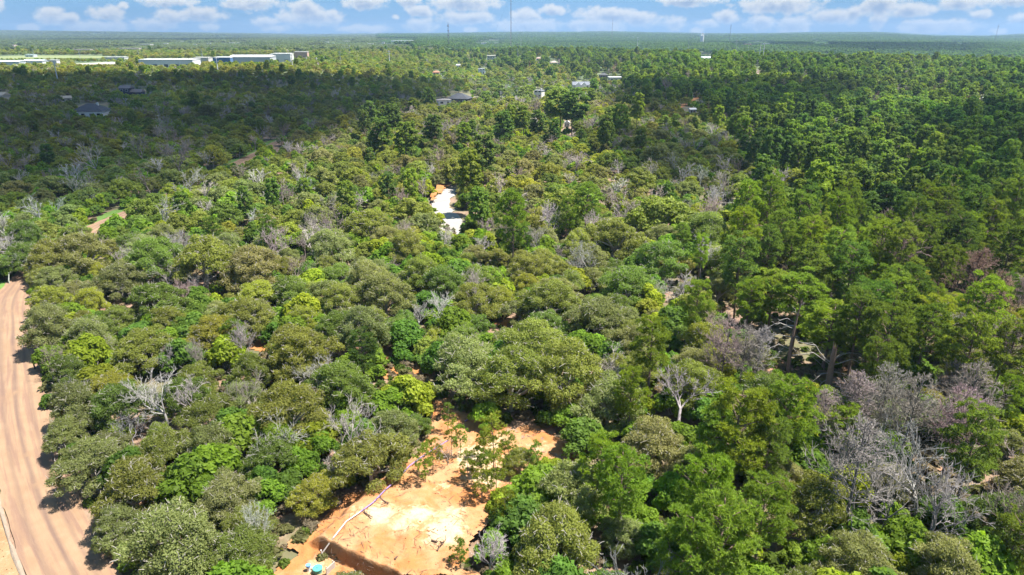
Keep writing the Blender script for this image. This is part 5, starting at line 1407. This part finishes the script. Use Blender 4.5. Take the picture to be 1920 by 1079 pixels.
def make_small():
    rng = np.random.default_rng(77)
    # white broken stem standing among the shrubs
    g = ground(512, 838); S = limb(rng, (0, 0, 0), (-.55, 0, 2.0), .19, .13, .10, 5); V, f = branch_mesh(S, 7)
    e = empty('dead_stump', g); tag(e, 'white broken tree stump leaning among green shrubs', 'stump'); link('trunk', np_mesh('trunk', V, [f]), M_SNAGPALE, e)
    # pipe with a silt fence line: white below, violet above
    pts = [gz(*p) for p in ((602, 1033), (625, 1010), (650, 987), (676, 967), (700, 946), (722, 927), (746, 903), (768, 880), (790, 862), (818, 842), (840, 828))]
    e = empty('fence_pipe', pts[0]); tag(e, 'long white and violet pipe laid along the upper edge of the clearing', 'pipe')
    wm = bmat('pipe', (.52, .45, .40), .6); vm = bmat('pipe', (.27, .18, .36), .6)
    for nm, mat, rg in (('pipe', wm, range(0, 3)), ('coloured_pipe', vm, range(3, len(pts) - 1))):
        m = MB()
        for i in rg:
            a, b = pts[i] - pts[0], pts[i + 1] - pts[0]; m.tube(a + Vector((0, 0, .13)), b + Vector((0, 0, .13)), .065, n=8)
        m.build(nm, mat, e)
    post = MB().tube((0, 0, -1.6), (0, 0, .55), .07, n=8).build('post', wm, e); MB().tube((.25, -.25, -1.7), (.02, -.02, .45), .05, n=6).build('brace', wm, e)
    a, b, c = (gz(*p) for p in ((872, 792), (880, 787), (888, 782)))
    e2 = empty('fence_pipe', a); tag(e2, 'short violet pipe end lying in shade at the tip of the clearing', 'pipe'); MB().tube((0, 0, .12), b - a + Vector((0, 0, .12)), .09).tube(b - a + Vector((0, 0, .12)), c - a + Vector((0, 0, .12)), .09).build('coloured_pipe', vm, e2)
    # sticks lying on the dirt
    for k, (L, lb) in enumerate(((((683, 967), (699, 974)), 'dark fallen branch on pale dirt close to the violet pipe'), (((809, 1013), (832, 1022)), 'forked dark branch lying on the white dirt patch'),
                                 (((820, 1034), (832, 1022)), 'thin dark stick lying below the forked branch'), (((741, 1054), (746, 1048)), 'tiny dark stick on the orange dirt near the bottom edge'), (((712, 935), (730, 948)), 'dark branch in the tree shade beside the violet pipe'))):
        p, q = gz(*L[0]), gz(*L[1]); d = q - p; S = limb(rng, (0, 0, .10), (d.x, d.y, d.z + .12), .075, .045, .06, 4)
        for j in range(4 if 'branch' in lb else 0):
            s0 = np.array(S[j % 4][3:6]); S += limb(rng, s0, s0 + np.array([rng.normal(0, .5), rng.normal(0, .4), rng.uniform(.1, .55)]), .035, .015, .1, 2)
        V, f = branch_mesh(S, 5); e = empty('fallen_branch', p); tag(e, lb, 'branch'); link('wood', np_mesh('wood', V, [f]), bmat('wood', (.13, .075, .05)), e)
    # green round lid, blue pipe cap, white pipe, board in the lower cut
    g = gz(596, 1072); e = empty('riser_lid', g); tag(e, 'round turquoise plastic lid on a riser in the lower dirt cut', 'lid')
    tq = bmat('lid', (.10, .42, .36), .4); MB().tube((0, 0, -.4), (0, 0, .34), .33, n=20).build('riser', bmat('lid', (.07, .30, .26), .5), e); MB().tube((0, 0, .345), (0, 0, .40), .40, .38, 20).build('lid', tq, e); MB().tube((0, 0, .402), (0, 0, .46), .08, .06, 10).build('knob', tq, e)
    g = gz(579, 1070); e = empty('pipe_cap', g); tag(e, 'blue and white pipe fitting sticking up left of the turquoise lid', 'pipe fitting')
    MB().tube((0, 0, -.3), (0, 0, .42), .15, n=12).build('pipe', bmat('pipe', (.75, .77, .80), .4), e); MB().tube((0, 0, .43), (0, 0, .56), .20, n=12).build('cap', bmat('pipe', (.16, .33, .55), .4), e)
    a, b = gz(583, 1068), gz(592, 1066); e = empty('drain_pipe', a); tag(e, 'thin white pipe running between the blue fitting and the turquoise lid', 'pipe'); MB().tube((0, 0, .25), b - a + Vector((0, 0, .25)), .06).build('pipe', bmat('pipe', (.78, .76, .75), .4), e)
    a, b = gz(612, 1080), gz(628, 1066); d = b - a; e = empty('form_board', a, math.atan2(d.y, d.x)); tag(e, 'pale wooden form boards standing in the lower dirt cut', 'boards')
    L = d.length; pm = bmat('wood', (.50, .44, .38))
    for i in range(4): MB().box((L / 2, -.02 * i, .12 + .17 * i), (L, .05, .155)).build('plank', pm, e)
    for x in (.15, L - .1): MB().box((x, .06, .3), (.07, .07, .95)).build('stake', pm, e)
    g = ground(66, 694); e = empty('marker_post', g); tag(e, 'dark wooden marker post on the tree side of the dirt road', 'post'); dm = bmat('wood', (.09, .06, .045)); MB().tube((0, 0, -.2), (0, 0, 1.7), .09, .08, 8).build('post', dm, e); MB().tube((0, 0, 1.705), (0, 0, 1.78), .10, .05, 8).build('top', dm, e)
    # clods and stones: uncountable
    m = MB(); rr = random.Random(4)
    def clod(p, r):
        k = 6; pts = [(p.x + r * rr.uniform(.7, 1.2) * math.cos(2 * math.pi * i / k), p.y + r * rr.uniform(.7, 1.2) * math.sin(2 * math.pi * i / k), p.z - .05) for i in range(k)]
        top = [(p.x + .55 * r * rr.uniform(.6, 1.2) * math.cos(2 * math.pi * i / k + .3), p.y + .55 * r * rr.uniform(.6, 1.2) * math.sin(2 * math.pi * i / k + .3), p.z + r * rr.uniform(.5, .9)) for i in range(k)]
        m.poly(pts + top, [(i, (i + 1) % k, k + (i + 1) % k, k + i) for i in range(k)] + [tuple(range(k, 2 * k))])
    n = 0
    while n < 420:
        px, py = rr.uniform(480, 1080), rr.uniform(760, 1095)
        g = gz(px, py)
        if not inside(CLEAR, np.array([g.x]), np.array([g.y]))[0]: continue
        clod(g, rr.choice([.03, .03, .04, .05, .06, .10])); n += 1
    tag(m.build('dirt_clods', M_CLAY), kind='stuff')
    S = []
    n = 0
    while n < 420:
        px, py = rr.uniform(480, 1090), rr.uniform(750, 1095); g = gz(px, py)
        if not inside(CLEAR, np.array([g.x]), np.array([g.y]))[0]: continue
        if vnoise(g.x / 2.5, g.y / 2.5) < .5: continue
        a = rr.uniform(0, 6.28); L = rr.uniform(.2, .9); S.append([g.x, g.y, g.z + .03, g.x + L * math.cos(a), g.y + L * math.sin(a), g.z + rr.uniform(.02, .15), .022, .012]); n += 1
    V, f = branch_mesh(S, 3); tag(link('twig_litter', np_mesh('twig_litter', V, [f]), bmat('wood', (.20, .13, .09))), kind='stuff')
    m = MB()
    for _ in range(700):
        i = rr.randrange(2, 44); N = normals2(road_mid)[i]; p = road_mid[i] + N * rr.uniform(-9.0, -3.2); g = Vector((p[0] + rr.uniform(-1, 1), p[1] + rr.uniform(-1, 1), .08)); clod(g, rr.choice([.04, .06, .08, .12]))
    tag(m.build('gravel_stones', M_GRAVEL), kind='stuff')


make_small()


# ------------------------------------------------------------------ the fair weather clouds overhead, which shade parts of the wood
def make_clouds():
    m, nt, out = new_mat('cloud_white'); b = nt.nodes.new('ShaderNodeBsdfDiffuse'); b.inputs[0].default_value = (.85, .85, .87, 1); tr = nt.nodes.new('ShaderNodeBsdfTransparent'); mx = nt.nodes.new('ShaderNodeMixShader'); mx.inputs[0].default_value = .125
    nlink(nt, tr.outputs[0], mx.inputs[1]); nlink(nt, b.outputs[0], mx.inputs[2]); nlink(nt, mx.outputs[0], out.inputs[0])
    m2 = m.copy(); m2.name = 'thin_cloud_white'
    for n_ in m2.node_tree.nodes:
        if n_.type == 'MIX_SHADER': n_.inputs[0].default_value = .07
    base = bpy.data.meshes.new('puff')
    import bmesh
    bm = bmesh.new(); bmesh.ops.create_icosphere(bm, subdivisions=3, radius=1.0); bm.to_mesh(base); bm.free()
    co = np.empty(len(base.vertices) * 3, np.float32); base.vertices.foreach_get('co', co); co = co.reshape(-1, 3)
    tri = np.empty(len(base.polygons) * 3, np.int32); base.polygons.foreach_get('vertices', tri); tri = tri.reshape(-1, 3)
    ALT = 950.0; off = SUN * (ALT / SUN.z)
    SH = [[(-420, 470), (880, 141), (850, 168), (700, 205), (635, 235), (560, 252), (480, 285), (400, 325), (300, 345), (235, 400), (120, 470), (60, 500), (-60, 520), (-300, 560), (-500, 560)],
          [(1130, 163), (1230, 152), (1340, 154), (1460, 160), (1570, 158), (1640, 172), (1560, 200), (1500, 222), (1400, 232), (1280, 214), (1190, 215), (1140, 190)],
          [(1690, 235), (1800, 205), (1990, 195), (2050, 330), (2000, 420), (1880, 440), (1760, 400), (1700, 330), (1640, 280)],
          [(1080, 232), (1200, 222), (1330, 240), (1420, 290), (1330, 330), (1200, 310), (1110, 270)],
          [(560, 97), (700, 88), (900, 79), (1150, 75.5), (1400, 76), (1990, 80), (2040, 104), (1920, 101), (1700, 99), (1500, 92), (1400, 88), (1250, 80), (1000, 84), (860, 92), (760, 97), (650, 99)],
          [(-200, 74), (300, 72), (640, 72), (640, 77), (420, 80), (100, 81), (-200, 82)]]
    SH[0][0] = (-420, 141)
    for k, L in enumerate(SH):
        P = []
        for p in L:
            d = px_dir(*p); h = 0
            t = (CAMZ - 6 - (4 if p[1] < 110 else 0)) / -d.z; P.append((d.x * t, d.y * t))
        P = np.array(P); rng = np.random.default_rng(40 + k); ext = (P.max(0) - P.min(0))
        n = 260; C0 = rng.uniform(P.min(0), P.max(0), (n * 8, 2)); C0 = C0[inside(P, C0[:, 0], C0[:, 1])]
        def dist(c):
            d = 1e9
            for i in range(len(P)):
                a, b_ = P[i], P[(i + 1) % len(P)]; ab = b_ - a; t = np.clip(np.dot(c - a, ab) / max(np.dot(ab, ab), 1e-9), 0, 1); d = min(d, np.linalg.norm(a + ab * t - c))
            return d
        ball = sorted(((dist(c), tuple(c)) for c in C0), key=lambda e: -e[0]); keep = []
        for r, c in ball:
            if r < 5: break
            r = min(r, 140.0)
            if any((c[0] - q[0]) ** 2 + (c[1] - q[1]) ** 2 < (max(q[2], r) * .42) ** 2 for q in keep): continue
            keep.append((c[0], c[1], r))
            if len(keep) > 90: break
        Vs, Fs, bcount = [], [], 0
        for (x, y, r) in keep:
            wob = 1 + .20 * (np.array([vnoise(co[:, 0] * 2.3 + x, co[:, 1] * 2.3 + y), vnoise(co[:, 1] * 4 + x, co[:, 2] * 4 + y)]).mean(0) - .45)[:, None]
            V = co * wob * r * 1.04; V[:, 2] = np.where(V[:, 2] < 0, V[:, 2] * .3, V[:, 2] * .8)
            Vs.append(V + np.array([x + off.x, y + off.y, ALT + rng.uniform(-8, 8)])); Fs.append(tri + bcount); bcount += len(V)
        o = link('cloud', np_mesh('cloud', np.concatenate(Vs), [np.concatenate(Fs)], smooth=True), m if k == 0 else m2); tag(o, kind='structure')


make_clouds()


# ------------------------------------------------------------------ haze over the land
def make_haze():
    m = bpy.data.materials.new('haze_air'); m.use_nodes = True; nt = m.node_tree; nt.nodes.clear(); out = nt.nodes.new('ShaderNodeOutputMaterial')
    v = nt.nodes.new('ShaderNodeVolumePrincipled'); v.inputs['Color'].default_value = (.29, .42, .64, 1); v.inputs['Density'].default_value = HAZE; v.inputs['Anisotropy'].default_value = .15
    nlink(nt, v.outputs[0], out.inputs['Volume'])
    o = MB().box((0, 4700, 50), (19600, 10200, 170)).build('haze', m); tag(o, kind='stuff'); o.display_type = 'WIRE'


HAZE = 0.00013
make_haze()
